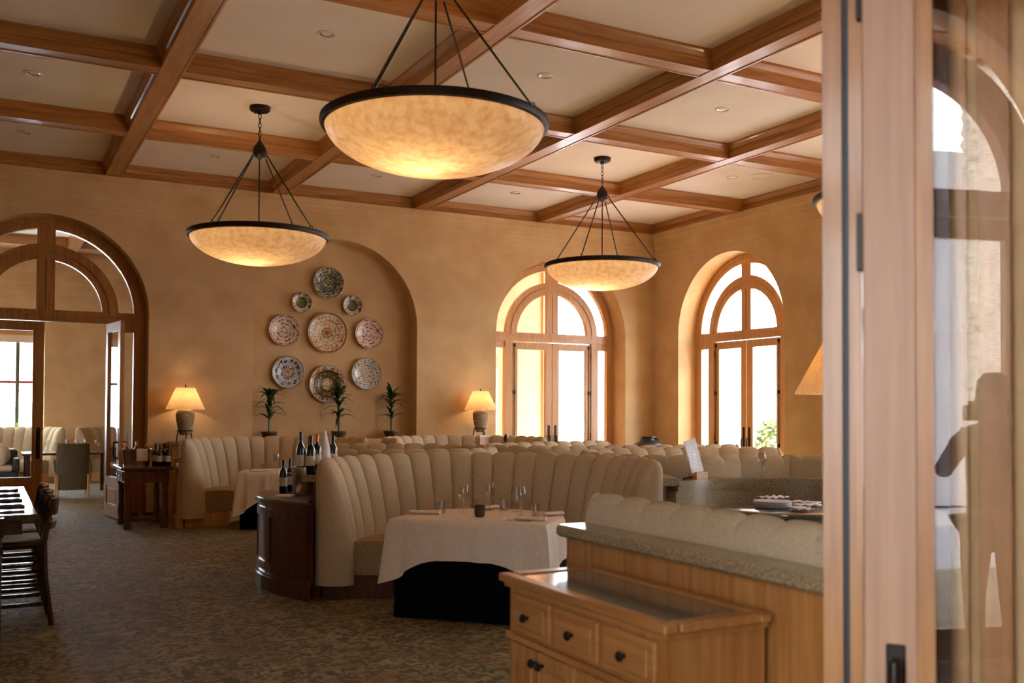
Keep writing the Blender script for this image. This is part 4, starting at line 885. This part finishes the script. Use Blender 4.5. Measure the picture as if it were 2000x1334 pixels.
B(.03, .12, .25, .30, 0, 3.6).build('casing_board', 'wood_z', jb); B(-.10, -.05, .25, .30, 0, 3.6).build('casing_board', 'dark_wood', jb); B(-.03, .0, .27, .30, 0, 3.6).build('casing_bead', 'oak_z', jb)
# ------------------------------------------------------------------ outdoors
tag(B(-40, -1.4, -40, 40, -.16, -.04).build('ground_terrace', 'pavers'), kind='structure')
tag(B(XR+WT, 60, -40, 60, -.16, -.04).build('ground_garden', 'pavers'), kind='structure'); tag(B(6.95, XR+WT, YB+WT, 60, -.16, -.04).build('ground_porch', 'pavers'), kind='structure')
pb = thing('porch_wall', (10.0, 18.2, 0), 'pale plaster porch wall seen through the left leaf of the arched doors', 'wall')
B(-3.0, .48, 0, .3, 0, 4.6).build('wall_panel', 'plaster_pale', pb); B(.48, .62, -.05, .3, 0, 4.6).build('corner_post', 'oak_z', pb)
pr = thing('porch_roof', (9.6, 17.2, 0), 'flat porch roof outside the arched doors', 'roof')
B(-2.6, 2.6, -1.25, 3.4, 4.6, 4.75).build('roof_slab', 'plaster_pale', pr); B(-2.6, 2.2, 1.1, 1.3, 4.3, 4.6).build('roof_beam', 'oak_x', pr)
wt = thing('garden_wall', (24, 20, 0), 'white building beyond the right-hand window', 'building')
B(-.4, .4, -14, 14, 0, 3.0).build('wall_panel', 'stucco_white', wt); B(-.5, .5, -14, 14, 3.0, 3.15).build('coping', 'stucco_white', wt)
cl = thing('white_column', (14.6, 14.6, 0), 'white square column outside the right-hand window', 'column')
B(-.16, .16, -.16, .16, 0, 4.6).build('shaft', 'stucco_white', cl); B(-.22, .22, -.22, .22, 0, .25).build('base', 'stucco_white', cl)
def bush(loc, r, h, n, lab, m, seed=5):
    rn = random.Random(seed); t = thing('garden_bush', loc, lab, 'bush'); b = MB()
    for _ in range(n):
        a, q = rn.uniform(0, 2*PI), rn.uniform(-1, 1); rr = r*rn.uniform(.6, 1)*(1-.25*abs(q)); c = Vector((rr*math.cos(a)*math.sqrt(1-q*q*.6), rr*math.sin(a)*math.sqrt(1-q*q*.6), h/2+q*h/2))
        d = Vector((rn.gauss(0, 1), rn.gauss(0, 1), rn.gauss(0, 1))).normalized(); e = d.orthogonal().normalized(); s = rn.uniform(.05, .09)
        b.add([c-d*s, c+e*s*.45, c+d*s, c-e*s*.45], [(0, 1, 2, 3)])
    tag(b.build('foliage', m, t), kind='stuff'); MB().tube([(0, 0, 0), (.02, 0, h*.6)], .03, 6).build('trunk', 'bark', t)
mat('bush_leaf', lin(62, 92, 28), lin(96, 120, 44), 6, 0.6)
bush((13.3, 14.1, 0), .55, 1.42, 1800, 'sunlit green bush outside the right-hand window', 'bush_leaf')
pt = thing('palm_tree', (-8.0, -6.47, 0), 'pale palm trunk outdoors mirrored in the glass door', 'palm')
rows = []
for i in range(90):
    z = 9.5*i/89; rr = .40+.012*math.sin(i*2.4)+(.03 if i % 2 else 0)
    rows.append([((rr+.015*math.sin(k*3+i*1.7))*math.cos(2*PI*k/24), (rr+.015*math.sin(k*3+i*1.7))*math.sin(2*PI*k/24), z) for k in range(24)])
MB().grid(rows, cu=True).build('trunk', 'bark', pt, True)
for k in range(14):
    a = 2*PI*k/14; b = MB(); pr_ = []
    for i in range(12):
        f = i/11; x = 2.6*f; z = 9.5+.9*f-2.2*f*f; w_ = .35*math.sin(PI*min(1, f+.08))+.01
        pr_.append([(x*math.cos(a)-w_*math.sin(a), x*math.sin(a)+w_*math.cos(a), z-.25*w_), (x*math.cos(a), x*math.sin(a), z), (x*math.cos(a)+w_*math.sin(a), x*math.sin(a)-w_*math.cos(a), z-.25*w_)])
    b.grid(pr_).build('frond', 'leaf_green', pt)
bl = thing('white_pavilion', (-10.2, -6.9, 0), 'white pavilion pier outdoors mirrored in the glass door', 'building')
B(-.5, .5, -.55, .75, 0, 6).build('pier', 'stucco_white', bl); B(-.7, .7, -.7, .9, 2.9, 3.15).build('bracket', 'stucco_white', bl)
# ------------------------------------------------------------------ the photographer, seen only as a reflection in the door glass
def skin_fig(name, verts, edges, radii, m, parent, root=0, sub=2):
    me = bpy.data.meshes.new(name); me.from_pydata(verts, edges, []); o = bpy.data.objects.new(name, me); COL.objects.link(o); o.parent = parent
    sk = o.modifiers.new('skin', 'SKIN'); 
    for i, r in enumerate(radii): me.skin_vertices[0].data[i].radius = (r if isinstance(r, tuple) else (r, r))
    for i in range(len(verts)): me.skin_vertices[0].data[i].use_root = (i == root)
    o.modifiers.new('sub', 'SUBSURF').levels = sub; o.modifiers['sub'].render_levels = sub
    me.materials.append(MATS[m]); return o
ps = thing('person', (-.155, -.285, 0), 'person in dark jacket holding a camera to the eye, mirrored in the door glass', 'person', rz=-YAW)   # local +y = view direction
v = [(0, 0, .95), (0, -.01, 1.12), (0, -.02, 1.32), (0, -.02, 1.46), (0, .0, 1.54), (0, .02, 1.64), (0, .015, 1.74),
     (-.19, -.02, 1.41), (-.27, .10, 1.20), (-.10, .22, 1.44), (.19, -.02, 1.41), (.27, .10, 1.20), (.10, .22, 1.44),
     (-.10, 0, .88), (-.11, .02, .48), (-.115, -.02, .09), (-.13, .13, .035), (.10, 0, .88), (.11, .02, .48), (.115, -.02, .09), (.13, .13, .035)]
ed = [(0, 1), (1, 2), (2, 3), (3, 4), (4, 5), (5, 6), (3, 7), (7, 8), (8, 9), (3, 10), (10, 11), (11, 12), (0, 13), (13, 14), (14, 15), (15, 16), (0, 17), (17, 18), (18, 19), (19, 20)]
rd = [(.16, .11), (.15, .105), (.17, .11), (.13, .09), (.055, .055), (.085, .10), (.07, .085), .065, .05, .032, .065, .05, .032, .095, .062, .045, .04, .095, .062, .045, .04]
skin_fig('body', v, ed, rd, 'skin', ps)
grow = lambda r, k: tuple(q*k for q in r) if isinstance(r, tuple) else r*k
def clothes(nm, idx, k, m):
    mp_ = {i: n for n, i in enumerate(idx)}
    skin_fig(nm, [v[i] for i in idx], [(mp_[a], mp_[b]) for a, b in ed if a in mp_ and b in mp_], [grow(rd[i], k) for i in idx], m, ps)
clothes('jacket', [0, 1, 2, 3, 7, 8, 9, 10, 11, 12], 1.10, 'coat_cloth'); clothes('trousers', [0, 13, 14, 15, 17, 18, 19], 1.12, 'trousers_cloth')
for s_ in (-1, 1):
    MB().lathe([(0, -.03), (.012, -.02), (.014, .01), (0, .03)], 8, c=(s_*.088, .01, 1.655), cap=False).build('ear', 'skin', ps, True)
    MB().lathe([(0, -.011), (.010, 0), (0, .011)], 8, c=(s_*.033, .112, 1.675), cap=False).build('eye', 'paper', ps, True)
    MB().tube([(s_*.12, .10, .035), (s_*.13, .19, .03)], [.046, .036], 10).build('shoe', 'plastic_black', ps, True)
MB().tube([(0, .105, 1.675), (0, .135, 1.64), (0, .11, 1.632)], [.008, .014, .012], 8).build('nose', 'skin', ps, True)
MB().tube([(-.025, .108, 1.60), (0, .116, 1.598), (.025, .108, 1.60)], .006, 6).build('mouth', 'foil_red', ps, True)
MB().lathe([(0, .12), (.05, .115), (.088, .07), (.098, .0), (.092, -.05), (.06, -.04), (0, -.02)], 18, c=(0, -.012, 1.70), cap=False).build('hair', 'hair', ps, True)
for s in (-1, 1):
    for k in range(5):
        x0 = s*.085; z0 = 1.475-.018*k
        skin_fig('finger', [(x0, .20, z0-.02), (s*.07, .245, z0+.01), (s*.045, .262, z0+.012)], [(0, 1), (1, 2)], [.010, .009, .008], 'skin', ps, 0, 1)
ph = thing('photo_camera', (-.012, -.022, ZC), 'black camera held up by the person mirrored in the glass', 'camera', rz=-YAW)
B(-.065, .065, -.085, -.045, -.05, .04).build('camera_body', 'plastic_black', ph, bevel=.006); B(-.03, .03, -.085, -.04, .04, .065).build('viewfinder', 'plastic_black', ph, bevel=.005)
b = MB(); b.grid([[(r*math.cos(2*PI*k/20), y, r*math.sin(2*PI*k/20)) for k in range(20)] for r, y in ((.036, -.045), (.038, -.012), (.034, -.012), (.0, -.03))], cu=True); b.build('lens', 'plastic_black', ph, True)
